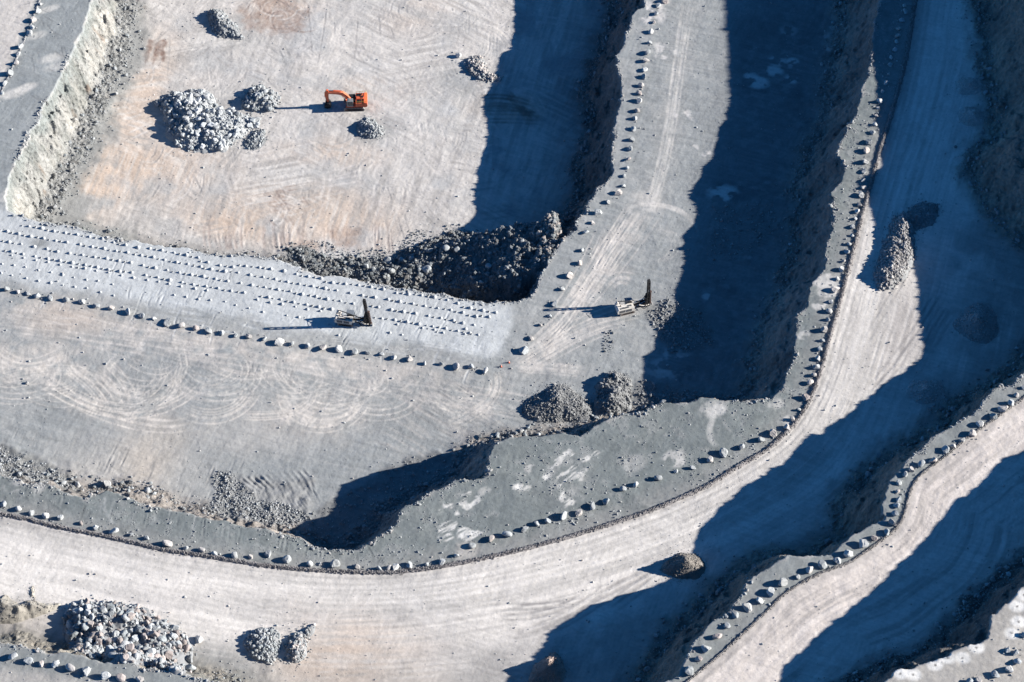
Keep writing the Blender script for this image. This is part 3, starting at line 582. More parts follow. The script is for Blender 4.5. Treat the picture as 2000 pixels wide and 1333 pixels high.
def rocks(pos, size, cols, protos, r):
    Vs, Fs, Cs = [], [], []; off = 0; pick = r.randint(len(protos), size=len(pos))
    for k, (V, F) in enumerate(protos):
        m = pick == k; n = m.sum()
        if not n: continue
        R = rotm(n, r); sc_ = size[m][:, None, None]*r.uniform(.75, 1.2, (n, 1, 3))
        P = np.einsum('nij,nvj->nvi', R, V[None]*sc_)+pos[m][:, None]
        Vs.append(P.reshape(-1, 3)); Fs.append((F[None]+(np.arange(n)*len(V))[:, None, None]+off).reshape(-1, 3)); off += n*len(V)
        Cs.append(np.repeat(cols[m], len(V), axis=0))
    return np.concatenate(Vs), np.concatenate(Fs), np.concatenate(Cs)
def tag(o, label, cat, group=None, kind=None):
    o['label'] = label; o['category'] = cat
    if group: o['group'] = group
    if kind: o['kind'] = kind
    return o
GREYS = [(0.31,.325,.33),(0.35,.36,.36),(0.28,.295,.305),(0.39,.39,.385),(0.34,.325,.315)]
WARM = [(0.36,.325,.305),(0.345,.305,.29),(0.40,.375,.355)]
def boulder(px, py, size, label, group, cl=None, name='boulder', cat='boulder', z=None):
    x, y, g = ground(px, py+size*1.6) if z is None else z
    o = bpy.data.objects.new(name, random.choice(BIG)); C.objects.link(o)
    s = size*(1.1 if cat == 'boulder' else 1)
    o.scale = (s*random.uniform(.9,1.15), s*random.uniform(.85,1.1), s*random.uniform(.8,1.05))
    o.rotation_euler = (random.uniform(-.4,.4), random.uniform(-.4,.4), random.uniform(0, 6.28))
    o.location = (x, y, g+s*.42)
    c = cl or random.choice(GREYS+WARM[:1]); v = random.uniform(.85, 1.2); o.color = (c[0]*v, c[1]*v, c[2]*v, 1)
    tag(o, label, cat, group)
    if cat == 'boulder':
        for _ in range(random.randrange(2, 8)): DEB.append((x+random.gauss(0,1.3*s), y+random.gauss(0,1.1*s), random.choice([.1,.13,.16,.2,.3])))
    return o
DEB = []
ORD = lambda n: '%d%s' % (n, 'th' if 10 <= n % 100 <= 20 else {1:'st',2:'nd',3:'rd'}.get(n % 10, 'th'))
def row(pts, label, group, warm=0.15, lo=.62, hi=1.0):
    for i, p in enumerate(pts):
        cl = random.choice(WARM) if random.random() < warm else random.choice(GREYS)
        if len(p) > 3: cl = p[3]
        tone = 'pinkish' if cl in WARM else 'grey'
        s = p[2] if len(p) > 2 and p[2] else random.uniform(lo, hi)
        boulder(p[0], p[1], s, '%s boulder, %s %s' % (tone, ORD(i+1), label), group, cl)
row(cr(0,0,[(235,25),(222,65,1.0),(196,115,1.15),(186,160,1.0),(172,195,1.2),(120,270,1.05),(105,315,.9),(92,365,1.0),(60,425,1.15),(30,485),(12,540)]), 'from the top in the row along the upper left road', 'boulders beside the upper left road')
row(cr(1000,0,[(885,8,1.2),(845,32,.9),(832,80),(820,130),(803,185,1.05),(797,248),(785,305,1.1),(775,352,1.1),(768,405),(762,443,1.15),(748,492,1.15),(740,540),(735,583,1.15),(725,642,.95),(710,685,.9),(703,747,.95),(693,808),(684,860,1.1),(672,920),(664,972),(648,1020),(645,1075),(615,1118,1.1),(556,1170,.9),(495,1230,1.25),(465,1290)]) +
    cr(1000,440,[(430,38,1.0),(405,145),(395,220),(333,292,1.1),(293,368),(245,455),(218,525),(165,577),(113,655),(68,725,1.45)]), 'from the top in the row edging the central ridge', 'boulders edging the central ridge', .35)
row(cr(1500,0,[(788,32),(793,68,1.0),(775,120,1.0),(750,168,.95),(750,210),(742,243),(732,290,.9),(712,335),(705,375,.9),(697,430),(683,482),(662,530),(648,587),(637,625,.6),(625,672,.7),(617,720),(603,768,.9),(582,823,1.15),(570,873,1.1),(560,937,1.15),(555,992,.9),(550,1045),(552,1085,.9),(538,1130,1.25),(528,1185),(513,1223,.9),(507,1267),(488,1312,.9)]) +
    cr(1500,440,[(485,60),(468,108),(455,152),(437,208),(424,255,1.05),(403,310),(388,370,1.15),(365,443),(353,497),(347,548),(322,605,1.3),(315,668),(298,717),(290,773),(280,822,1.0),(265,868),(242,912,1.0),(217,1000,1.3),(178,1068),(142,1125),(112,1172,1.0),(28,1205,1.35)]) +
    cr(1000,440,[(1437,1240,1.1),(1330,1283,1.2),(1225,1318,1.3)]) +
    cr(1000,883,[(1140,47,1.1),(1045,92),(948,113),(845,152,1.1),(715,190,.9),(640,215,1.05),(543,287,1.0),(465,315,1.1),(385,352,1.1),(298,367,1.35),(203,398,1.1),(143,415,.8),(75,448,1.0)]) +
    cr(500,883,[(1450,478,1.3),(1362,502,1.05),(1250,540),(1160,600,.7),(1078,635,1.15),(988,650,.8),(887,655,1.0),(808,668,1.0),(770,672,.8),(710,675,.95),(582,663,.95),(460,650,1.4),(313,648,.9),(180,625,1.35),(72,593,1.1)]) +
    cr(0,883,[(1450,607),(1358,600,1.1),(1242,590,.9),(1168,567,.9),(1078,555,.8),(970,528,1.35),(848,498,.8),(762,478),(662,460,1.2),(555,440),(470,413),(350,380),(265,368,.95),(182,352,.9),(107,325,.95),(20,302,1.0)]),
    'from the top in the long row beside the haul road', 'boulders along the haul road', .2)
row(cr(0,883,[(80,1183,1.2),(165,1210,1.1),(242,1225,.85),(322,1228,1.0),(412,1250,1.25),(502,1270,1.2),(610,1295,1.3),(705,1303,1.25),(810,1320,1.1)]), 'from the left in the row at the bottom left corner', 'boulders at the bottom left', .4)
row(cr(0,440,[(38,370,1.15),(105,385),(163,397,.75),(217,408),(290,423,1.05),(383,433,.95),(475,443,1.15),(558,467,.95),(645,480,1.0),(740,500,1.2),(820,525,.9),(892,540,.7),(972,562,1.25),(1052,580,1.0),(1132,598,1.0),(1205,612,1.15),(1285,622,.85),(1367,637,.8),(1443,645,1.0)]) +
    cr(500,440,[(50,658,.8),(135,675,1.35),(207,687,.8),(298,697,1.1),(385,708,1.2),(482,717,1.1),(570,733,1.2),(645,737,.8),(727,748,.8),(797,765,.9),(890,775,1.0),(975,798,.8),(1072,803,.8),(1157,818,1.25),(1245,820,.9),(1328,845,1.0)]), 'from the left in the row below the drilled bench', 'boulders below the drilled bench', .1)
row(cr(1500,440,[(1475,940),(1435,985,.8),(1408,1028,1.0),(1358,1063,1.2),(1303,1108,1.1),(1225,1155,1.1),(1180,1207,1.3),(1122,1243,.9),(1073,1280,.9),(1025,1300,1.1)]) +
    cr(1500,883,[(955,48,1.3),(885,73,1.15),(828,102,.9),(792,130,.95),(760,178,.9),(750,228,.7),(755,275,.8),(742,310,.8),(735,355,.9),(715,408,1.2),(687,465,1.05),(612,497,1.0),(548,535,1.6),(467,590,1.5),(400,630,1.2),(318,652,1.4),(238,683,1.2),(170,722,.9),(85,755,1.25),(15,810,1.25)]) +
    cr(1000,883,[(1430,860,1.05),(1360,900,1.35),(1288,942,1.1),(1242,1005,.9),(1187,1065,1.25),(1122,1137,1.15),(1080,1195,1.0),(1027,1265,1.5)]), 'from the upper right in the lower right road row', 'boulders along the upper haul road', .2)
row(cr(1500,883,[(1480,1060,.9),(1430,1160,1.0),(1385,1150,.8),(1445,1210,1.1),(1395,1255,1.15),(1312,1290,1.0),(1220,1318,1.0),(1165,1325,1.0)]), 'from the top in the cluster at the bottom right corner', 'boulders on the top terrace', .35)
# lone boulders
for px, py, s, lb in [(210,945.5,1.35,'pale square boulder lying at the foot of the ledge in the lower left'),(289,959.6,1.2,'lone pale boulder on tan ground above the grey ledge'),(388,1250,1.1,'lone pale boulder right of the big bottom left heap'),
                      (895,110,1.15,'lone pale boulder upper left of the whitish rubble heap'),(152,948,.9,'grey boulder at the end of the broken rubble strip, lower left'),(53,749,.55,'small dark stone alone on the grey bench at far left'),(625,1102,.5,'small pale stone between two large boulders by the haul road')]:
    boulder(px, py, s, lb, None, GREYS[3])

for px, py, s_ in cr(500,440,[(757,205,1.7),(985,255,1.6),(1100,135,1.4),(1160,140,1.3),(1005,150,1.2),(780,262,1.3),(680,255,1.1),(520,222,1.0),(840,205,1.2),(900,190,1.1),(1345,235,1.0),(640,235,1.0),(1300,330,1.0)]):
    boulder(px, py, s_, 'large pale block lying on the dark slope of blasted rock', 'large blocks on the blasted rock slope', (0.30,.315,.32), 'rock', 'rock')
# ------------------------------------------------------------------ heaps
def heap(poly, name, label, cat, hmax, rmin, rmax, count, palette, r_seed, base=(0.22,.225,.23), slope=5.0, nbig=0, biggroup=None, biglabel=None, protos=SMALL, power=2.2, cone=None, ripple=.35, apex=None, edge=1.5):
    r = np.random.RandomState(r_seed)
    poly = [tuple(p[:2]) for p in poly]
    for _ in range(2): poly = [((a[0]*w1+b[0]*(1-w1)), (a[1]*w1+b[1]*(1-w1))) for a, b in zip(poly, poly[1:]+poly[:1]) for w1 in (.75, .25)]
    P = np.array([ground(*p)[:2] for p in poly]); z0 = np.median([ground(*p)[2] for p in poly])
    x0, y0 = P.min(0)-1; x1, y1 = P.max(0)+1; st = .35
    apx = P.mean(0) if apex is None else np.array(at(apex[0], apex[1], z0))
    xs = np.arange(x0, x1, st); ys = np.arange(y0, y1, st); XX, YY = np.meshgrid(xs, ys)
    def hh(x, y):
        d = -seg_dist(x, y, P) + edge*fbm(x, y, 4.0, r_seed % 50, 3) + .3
        m = np.clip(d/slope, 0, 1)
        h = hmax*(1-(1-m)**1.5) if cone is None else hmax*1.05*np.maximum(d, 0)/(np.maximum(d, 0)+np.hypot(x-apx[0], y-apx[1])*(1+.25*fbm(x, y, 4, 8, 2))+.35)
        return d, h*(1+ripple*fbm(x, y, 3.2, 5+r_seed % 40, 3)*np.clip(m*2, 0, 1))
    d, hm = hh(XX, YY); g = hzv(XX, YY)
    Z = g + hm - .25*sm(.3, -.6, d)
    idm = np.arange(XX.size).reshape(XX.shape); q = np.stack([idm[:-1,:-1], idm[:-1,1:], idm[1:,1:], idm[1:,:-1]], -1).reshape(-1, 4)
    dq = d[:-1,:-1].reshape(-1); q = q[dq > -.7]; u, inv = np.unique(q, return_inverse=True)
    V = np.stack([XX, YY, Z], -1).reshape(-1, 3)[u]; b = np.array(base)*(1+.18*fbm(V[:,0], V[:,1], 1.5, 3, 3))[:, None]
    F4 = inv.reshape(-1, 4); F = np.concatenate([F4[:, [0,1,2]], F4[:, [0,2,3]]])
    # stones
    pts = []
    while len(pts) < count:
        x = r.uniform(x0-4, x1+4, 4000); y = r.uniform(y0-4, y1+4, 4000)
        dd = -seg_dist(x, y, P); ok = (dd > 0) | ((dd > -1.4) & (r.rand(4000) < .12)) | (r.rand(4000) < .10*np.exp(dd/1.6)); pts += list(zip(x[ok], y[ok]))
    pts = np.array(pts[:count]); size = rmin*(1-r.rand(count))**(-1/power); size = np.minimum(size, rmax*r.uniform(.7, 1, count))
    dd, hp = hh(pts[:,0], pts[:,1]); size = np.where(dd < -.3, rmin*r.uniform(.5, 1.3, count), size); zz = hzv(pts[:,0], pts[:,1])+hp+size*.25
    pal = np.array(palette); cc = pal[r.randint(len(pal), size=count)]*r.uniform(.78, 1.25, (count, 1))
    order = np.argsort(-size); bi = order[:nbig]; rest = order[nbig:]
    pos = np.stack([pts[:,0], pts[:,1], zz], -1)
    mid_ = rest[size[rest] > .55]; sml = rest[size[rest] <= .55]
    parts = [(V, F, b)]
    off = len(V)
    for sel, pr in ((mid_, MIDR), (sml, protos)):
        if len(sel):
            v, f, c = rocks(pos[sel], size[sel], cc[sel], pr, r); parts.append((v, f+off, c)); off += len(v)
    o = mesh_from(name, np.concatenate([p[0] for p in parts]), np.concatenate([p[1] for p in parts]), np.concatenate([p[2] for p in parts]), M_rubble)
    tag(o, label, cat, None)
    for i in bi:
        boulder(0, 0, size[i], biglabel, biggroup, tuple(cc[i]), 'rock', 'rock', (pos[i,0], pos[i,1], pos[i,2]-size[i]*.3))
    return o
PALE_R = [(0.27,.285,.295),(0.30,.315,.325),(0.24,.26,.27),(0.33,.34,.345)]; PALE_H = [tuple(v*1.25 for v in c) for c in PALE_R]; MIX_R = PALE_R+PALE_R[:2]+[(0.31,.275,.258),(0.255,.225,.215)]; PINK_R = [(0.42,.385,.365),(0.36,.33,.315),(0.31,.31,.31)]
DARK_G = [(0.175,.18,.185),(0.205,.21,.212),(0.235,.235,.235)]; DARK_R = [(0.20,.21,.215),(0.23,.235,.24),(0.26,.262,.262)]
heap(cr(0,0,[(880,590),(930,565),(1000,545),(1150,525),(1230,560),(1260,620),(1330,655),(1400,670),(1470,690),(1520,720),(1470,760),(1390,790),(1350,840),(1290,885),(1200,870),(1060,875),(985,800),(960,700),(940,640)]), 'rubble_heap', 'largest heap of pale broken rock on the pit floor, left of the orange excavator', 'rubble heap', 3.2, .2, 1.35, 1900, PALE_H, 11, base=(.30,.31,.315), slope=8, edge=2.6, nbig=70, biggroup='large rocks in the pit floor heap', biglabel='large pale angular rock in the biggest heap left of the orange excavator', power=1.9)
heap(cr(0,0,[(1400,830),(1440,790),(1500,760),(1530,740),(1540,790),(1520,840),(1480,868),(1430,860)]), 'rubble_heap', 'small low spill of broken rock below right of the biggest pit floor heap', 'rubble heap', .9, .2, .6, 260, PALE_R, 12, slope=4)
heap([(474,205),(478,185),(492,172),(515,170),(532,178),(545,195),(543,210),(530,218),(500,216),(480,217)], 'rubble_heap', 'steep heap of pale rocks at the tip of the excavator arm shadow', 'rubble heap', 2.6, .28, 1.1, 330, PALE_R, 13, slope=4, nbig=22, biggroup='large rocks in the arm shadow heap', biglabel='large pale rock in the heap at the tip of the excavator arm shadow', power=1.9)
heap([(405,25),(420,18),(438,25),(450,42),(466,55),(470,70),(480,76),(455,74),(425,72),(412,55)], 'rubble_heap', 'narrow heap of small rocks at the top of the pit floor', 'rubble heap', 2.4, .2, .6, 480, PALE_R, 14, slope=4)
heap([(695,245),(703,235),(720,229),(733,236),(742,250),(750,262),(745,270),(730,272),(710,268),(700,260)], 'rubble_heap', 'compact heap of small grey rocks just below the orange excavator', 'rubble heap', 2.0, .2, .62, 420, PALE_R, 15, slope=4)
heap([(903,128),(915,118),(938,110),(950,125),(955,140),(975,152),(978,158),(950,160),(925,152),(912,140)], 'rubble_heap', 'whitish pink rock heap at the shadow edge on the pit floor', 'rubble heap', 1.8, .22, .85, 360, PINK_R+PALE_R[:1], 16, slope=4)
heap(cr(0,883,[(380,900),(460,860),(560,865),(700,880),(820,900),(880,950),(1000,990),(1060,1050),(1100,1110),(1120,1170),(1100,1230),(1080,1280),(1000,1275),(880,1250),(760,1220),(640,1200),(520,1190),(430,1150),(390,1090),(370,1000)]), 'rubble_heap', 'big heap of large mixed grey and pinkish rocks at the bottom left', 'rubble heap', 3.2, .26, 1.5, 1500, MIX_R, 17, slope=7, nbig=120, biggroup='large rocks in the bottom left heap', biglabel='large angular rock in the big mixed heap at the bottom left', power=1.7)
heap(cr(0,883,[(1425,1090),(1440,1060),(1490,1030),(1560,1030),(1610,1060),(1625,1110),(1610,1170),(1570,1225),(1500,1205),(1440,1180)]), 'rubble_heap', 'left one of the two small rock heaps beside the haul road at the bottom', 'rubble heap', 1.9, .22, .7, 420, PALE_R, 18, slope=4)
heap(cr(500,883,[(165,1120),(200,1070),(250,1040),(320,1010),(325,1030),(290,1080),(280,1130),(285,1190),(250,1225),(200,1215),(180,1170)]), 'rubble_heap', 'right one of the two small rock heaps, tinged pink along its right side', 'rubble heap', 2.0, .22, .7, 380, PINK_R+PALE_R, 19, slope=3.5)
heap(cr(1000,440,[(40,1075),(90,1020),(180,950),(270,915),(340,945),(400,1000),(470,1030),(480,1080),(400,1130),(280,1145),(180,1140),(90,1110)]), 'gravel_heap', 'conical heap of crushed grey gravel near the centre, right of the loop track', 'gravel heap', 4.6, .12, .5, 2600, DARK_G, 20, cone=.72, base=(0.185,.19,.193), power=2.6, ripple=.3, edge=2.2)
heap(cr(1000,440,[(470,1040),(500,960),(540,890),(580,860),(640,870),(690,900),(700,960),(690,1020),(680,1070),(600,1090),(520,1090)]), 'gravel_heap', 'ragged gravel heap touching the shadow, right of the conical heap', 'gravel heap', 3.4, .14, .7, 1500, DARK_G, 21, slope=5.5, base=(0.185,.19,.193), power=2.4, ripple=.7, edge=2.4)
heap(cr(1500,440,[(620,365),(625,250),(660,130),(705,30),(735,-40),(790,-60),(830,-10),(835,60),(835,150),(815,240),(775,330),(700,380)]), 'rubble_heap', 'long ridge of grey rocks dumped on the haul road at the right', 'rubble heap', 3.0, .2, .65, 1700, [(0.29,.275,.27),(0.32,.31,.30),(0.25,.245,.245)], 22, slope=4.5, power=2.3)
heap([(1755,440),(1775,410),(1800,395),(1835,400),(1830,430),(1790,450)], 'rubble_heap', 'shaded rock heap at the upper end of the dumped rock ridge', 'rubble heap', 1.6, .2, .6, 420, DARK_R, 23, slope=4)
for k, (q, lb, hm, bs) in enumerate([
    (cr(1000,883,[(870,690),(900,640),(960,580),(1040,590),(1115,640),(1110,690),(1050,735),(960,740)]), 'smooth brown grey gravel cone on the haul road at the shadow edge', 4.8, (0.185,.172,.158)),
    (cr(1000,883,[(80,1340),(130,1260),(190,1190),(240,1150),(290,1190),(310,1270),(270,1345)]), 'reddish brown soil cone half in shadow at the bottom edge', 5.0, (0.30,.24,.21)),
    (cr(1500,440,[(1060,570),(1140,520),(1150,490),(1220,455),(1290,480),(1330,560),(1320,640),(1250,690),(1170,670),(1090,610)]), 'dark fine gravel mound in deep shade at the far right', 4.2, (0.27,.263,.258)),
    ([(1768,770),(1780,750),(1815,742),(1850,755),(1845,780),(1800,790)], 'low dark gravel mound in shade above the lower wall edge', 2.2, (0.36,.345,.335)),
    ([(1865,172),(1875,155),(1905,152),(1918,168),(1905,186),(1875,185)], 'upper one of two dark mounds in the shaded top right corner', 2.0, (0.42,.40,.385)),
    ([(1870,225),(1885,210),(1915,210),(1925,230),(1910,248),(1880,246)], 'lower one of two dark mounds in the shaded top right corner', 2.2, (0.42,.40,.385))]):
    heap(q, 'gravel_cone', lb, 'gravel mound', hm, .11, .36, 900, [tuple(v*1.08 for v in bs)], 40+k, base=bs, cone=.66, power=3, ripple=.18, edge=1.2)
SANDC = (0.255,.238,.21)
heap(cr(0,883,[(-60,950),(-50,860),(-10,830),(40,815),(75,850),(110,880),(150,850),(190,850),(250,900),(300,925),(220,945),(110,985),(-20,985)]), 'sand_heap', 'brown grey sand mound with a dug top at the left edge', 'sand heap', 4.4, .1, .3, 300, [SANDC], 51, base=SANDC, slope=5.5, power=3, ripple=.4)
heap(cr(0,883,[(175,780),(195,770),(205,800),(200,840),(230,880),(280,890),(330,875),(345,890),(290,912),(230,905),(190,870),(178,830)]), 'sand_heap', 'pale curved sand ridge round a scooped hollow beside the brown mound', 'sand heap', 1.0, .1, .25, 150, [(.37,.345,.30)], 52, base=(.37,.345,.30), slope=2.2, power=3, ripple=.3)

# broken rock scattered over ground nobody could count
def scatter(polys, name, label, count, rmin, rmax, palette, seed, power=2.4, mask=False, protos=SMALL):
    r = np.random.RandomState(seed); out = []
    for q, zz, n in polys:
        P = pl(q, zz); x0, y0 = P.min(0); x1, y1 = P.max(0); got = []
        while len(got) < n:
            x = r.uniform(x0, x1, 4000); y = r.uniform(y0, y1, 4000); d = seg_dist(x, y, P)+3*fbm(x, y, 6, 9, 3); ok = d < -r.exponential(1.5, 4000)
            if mask: ok &= grid_at(muckm, x, y) > .5
            got += list(zip(x[ok], y[ok]))
        out += got[:n]
    pts = np.array(out); n = len(pts); size = np.minimum(rmin*(1-r.rand(n))**(-1/power), rmax*r.uniform(.7, 1, n))
    pos = np.stack([pts[:,0], pts[:,1], hzv(pts[:,0], pts[:,1])+size*.2], -1); pal = np.array(palette); cc = pal[r.randint(len(pal), size=n)]*r.uniform(.75, 1.25, (n, 1))
    v, f, c = rocks(pos, size, cc, protos, r)
    o = mesh_from(name, v, f, c, M_rubble); tag(o, label, 'rubble', None, 'stuff'); return o
scatter([([(548,487),(600,476),(640,492),(700,500),(765,497),(790,474),(830,462),(880,452),(950,452),(1050,440),(1105,425),(1150,470),(1130,640),(900,640),(700,600),(560,560)], ZF, 13000)], 'broken_rock', 'slope of dark blasted rock piled against the drilled bench', 0, .15, 1.05, [(0.165,.178,.186),(0.135,.148,.156),(0.21,.22,.225),(0.16,.157,.153)], 61, 2.0, mask=True)
scatter([([(1050,470),(1075,440),(1110,425),(1125,440),(1105,490),(1070,530),(1050,500)], -6, 260)], 'broken_rock', 'pinkish broken rock at the upper tip of the blasted slope', 0, .25, 1.1, [(0.32,.285,.265),(0.29,.265,.25)], 62, 2, mask=True)
scatter([([(420,930),(450,918),(490,945),(520,975),(600,1000),(600,1018),(550,1030),(470,1030),(410,1000)], Z1, 2600),([(0,870),(60,890),(140,930),(170,960),(130,985),(0,960),(-60,900)], Z1, 1500),([(600,1010),(800,890),(960,880),(960,900),(830,1020),(720,1080),(600,1075)], Z1, 900)], 'loose_stone', 'loose grey stone on the floor below the lower ledge', 0, .12, .6, DARK_R+PALE_R[:2], 63, 2.5)
scatter([([(1260,600),(1310,590),(1385,600),(1395,680),(1330,690),(1280,660)], Z1, 900),([(1240,740),(1400,770),(1500,760),(1500,800),(1240,810)], Z1, 600),([(1390,400),(1500,390),(1530,450),(1450,520),(1380,500)], Z1, 350),([(1285,595),(1308,580),(1312,600),(1290,640),(1270,640)], Z1, 120),([(1180,650),(1195,645),(1200,680),(1175,690)], Z1, 60)], 'loose_stone', 'loose stone on the shaded bench behind the drill', 0, .15, .7, DARK_R, 64, 2.4)
scatter([([(520,480),(600,462),(680,478),(760,478),(790,456),(880,438),(950,440),(960,470),(800,500),(700,515),(560,505)], ZF, 1500)], 'loose_stone', 'loose stone spilled on the pit floor in front of the blasted rock', 0, .1, .5, [(0.2,.21,.215),(0.165,.178,.186),(0.27,.28,.285)], 66, 2.4)
_d = np.array(DEB); v, f, c = rocks(np.stack([_d[:,0], _d[:,1], hzv(_d[:,0], _d[:,1])+_d[:,2]*.3], -1), _d[:,2], np.array(GREYS)[np.random.RandomState(5).randint(5, size=len(_d))]*.9, SMALL, np.random.RandomState(6))
tag(mesh_from('boulder_chips', v, f, c, M_rubble), 'small chips of stone lying round the boulders', 'stones', None, 'stuff')
# scree along the foot of every wall
r = np.random.RandomState(70); toe = np.maximum.reduce([sm(.015,.06,f)*sm(.25,.10,f) for f in (fF, f2, f3, f4)])*(muckm < .5)*~((X < at(420,1260,Z2)[0]) & (Y < at(200,1190,Z2)[1]) & (f3 < .9))
cand = np.flatnonzero((toe.ravel() > r.rand(NX*NY)*1.0) & (np.abs(X.ravel()) < 206) & (Y.ravel() > -150) & (Y.ravel() < 172))
cand = r.choice(cand, 14000, replace=False); sz = np.minimum(.14*(1-r.rand(len(cand)))**(-1/2.3), .95)
px_ = X.ravel()[cand]+r.uniform(-.2,.2,len(cand)); py_ = Y.ravel()[cand]+r.uniform(-.2,.2,len(cand))
v, f, c = rocks(np.stack([px_, py_, hzv(px_, py_)+sz*.2], -1), sz, np.array(DARK_R+PALE_R[:3])[r.randint(6, size=len(cand))]*r.uniform(.75,1.2,(len(cand),1)), SMALL, r)
tag(mesh_from('scree', v, f, c, M_rubble), 'scree of fallen stones along the foot of the rock faces', 'scree', None, 'stuff')
n = 9000; px_ = r.uniform(-186, 200, n); py_ = r.uniform(-150, 170, n); sz = np.minimum(.09*(1-r.rand(n))**(-1/2.6), .4)
v, f, c = rocks(np.stack([px_, py_, hzv(px_, py_)+sz*.2], -1), sz, np.array(GREYS)[r.randint(5, size=n)], SMALL, r)
tag(mesh_from('pebbles', v, f, c, M_rubble), 'small stones strewn over the floors and roads', 'stones', None, 'stuff')
r2_ = np.random.RandomState(91); cand = np.flatnonzero((L2m.ravel() > .5) & (r2_.rand(NX*NY) < sm(-.1,.5,n3.ravel()+.4*n2.ravel())*.9+.05) & (np.abs(X.ravel()) < 206) & (Y.ravel() > -150) & (Y.ravel() < 172)); cand = r2_.choice(cand, 5000, replace=False)
sz = np.minimum(.08*(1-r2_.rand(len(cand)))**(-1/2.6), .35); px_ = X.ravel()[cand]; py_ = Y.ravel()[cand]
v, f, c = rocks(np.stack([px_, py_, hzv(px_, py_)+sz*.2], -1), sz, np.array(DARK_R+GREYS[:2])[r2_.randint(5, size=len(cand))], SMALL, r2_)
tag(mesh_from('ledge_gravel', v, f, c, M_rubble), 'loose gravel scattered over the grey boulder ledge', 'gravel', None, 'stuff')
# stones along the crests
lip = np.maximum.reduce([sm(-1.6,-.4,d)*sm(.6,.1,d) for d in (dF, d2, d3)])
cand = np.flatnonzero((lip.ravel()*sm(.0,.4,n2.ravel()+.2) > r.rand(NX*NY)) & (np.abs(X.ravel()) < 206) & (Y.ravel() > -150) & (Y.ravel() < 172)); cand = r.choice(cand, 4200, replace=False)
sz = np.minimum(.13*(1-r.rand(len(cand)))**(-1/2.5), .6); px_ = X.ravel()[cand]; py_ = Y.ravel()[cand]
v, f, c = rocks(np.stack([px_, py_, hzv(px_, py_)+sz*.2], -1), sz, np.array(GREYS)[r.randint(5, size=len(cand))]*.9, SMALL, r)
tag(mesh_from('edge_stones', v, f, c, M_rubble), 'small broken stones along the bench edges', 'stones', None, 'stuff')

# gravel windrows beside the roads
def windrow(P, name, label, wid, hgt, c, cnt, seed, skip=None):
    r = np.random.RandomState(seed); seg = np.hypot(*np.diff(P, axis=0).T); s = np.concatenate([[0], np.cumsum(seg)]); tt = np.arange(0, s[-1], .45)
    cx = np.interp(tt, s, P[:,0]); cy = np.interp(tt, s, P[:,1]); k = np.ones(9)/9
    for _ in range(3): cx[8:-8] = np.convolve(cx, k, 'same')[8:-8]; cy[8:-8] = np.convolve(cy, k, 'same')[8:-8]
    dx = np.gradient(cx); dy = np.gradient(cy); L = np.hypot(dx, dy); nx, ny = -dy/L, dx/L
    us = np.linspace(-1, 1, 7); wv = wid*(1+.3*fbm(tt, tt*0, 5, seed, 3)); hv = hgt*(1+.5*fbm(tt, tt*0+50, 3, seed, 3))
    VX = cx[:,None]+nx[:,None]*us*wv[:,None]; VY = cy[:,None]+ny[:,None]*us*wv[:,None]; j = r.randn(*VX.shape)*.05
    VZ = hzv(VX, VY)+hv[:,None]*(1-us**2)-.06+j
    idm = np.arange(VX.size).reshape(VX.shape); q = np.stack([idm[:-1,:-1], idm[1:,:-1], idm[1:,1:], idm[:-1,1:]], -1).reshape(-1, 4); F = np.concatenate([q[:,[0,2,1]], q[:,[0,3,2]]])
    i = r.randint(len(tt), size=cnt); u = r.randn(cnt)*.5; x = cx[i]+nx[i]*u*wid; y = cy[i]+ny[i]*u*wid; sz = r.uniform(.1,.28,cnt)
    z = hzv(x, y)+hgt*np.clip(1-u*u, 0, 1)
    v, f, cc = rocks(np.stack([x, y, z], -1), sz, np.array(c)*r.uniform(.7,1.35,(cnt,1)), SMALL, r)
    V = np.stack([VX, VY, VZ], -1).reshape(-1, 3); b = np.array(c)*(1+.25*r.randn(len(V),1)*.5)
    o = mesh_from(name, np.concatenate([V, v]), np.concatenate([F, f+len(V)]), np.concatenate([b, cc]), M_rubble); tag(o, label, 'windrow'); return o
windrow(W1, 'gravel_windrow', 'long dark gravel windrow curving along the inner edge of the haul road', .75, .5, (0.20,.19,.19), 7000, 81)
windrow(W2, 'gravel_windrow', 'thin gravel windrow along the upper haul road at the lower right', .4, .28, (0.22,.21,.205), 2200, 82)
windrow(WA, 'gravel_windrow', 'low gravel windrow beside the pale road in the upper left corner', .4, .2, (0.30,.30,.30), 500, 83)

# ------------------------------------------------------------------ drill cuttings
def cone_mesh(name, rad, hgt, seed, material, crater=0):
    r = np.random.RandomState(seed); V = []; F = []; n = 12; rings = [(1.0,0),(.72,.28),(.45,.58),(.2,.88)] if not crater else [(1.0,0),(.75,.6),(.55,1.0),(.38,.5)]
    for q, zz in rings:
        for k in range(n):
            a = 2*math.pi*k/n; j = 1+r.uniform(-.14,.14); V.append((math.cos(a)*q*rad*j, math.sin(a)*q*rad*j*.95, zz*hgt*(1+r.uniform(-.08,.08)) - (.08 if zz == 0 else 0)))
    V.append((0, 0, hgt if not crater else .05))
    for i in range(len(rings)-1):
        for k in range(n): F.append((i*n+k, i*n+(k+1) % n, (i+1)*n+(k+1) % n, (i+1)*n+k))
    b = (len(rings)-1)*n
    for k in range(n): F.append((b+k, b+(k+1) % n, len(V)-1))
    me = bpy.data.meshes.new(name); me.from_pydata(V, [], F); me.materials.append(material)
    if crater:
        me.materials.append(M_hole)
        for p in me.polygons: p.material_index = 1 if p.index >= n*2 else 0
    for p in me.polygons: p.use_smooth = True
    return me
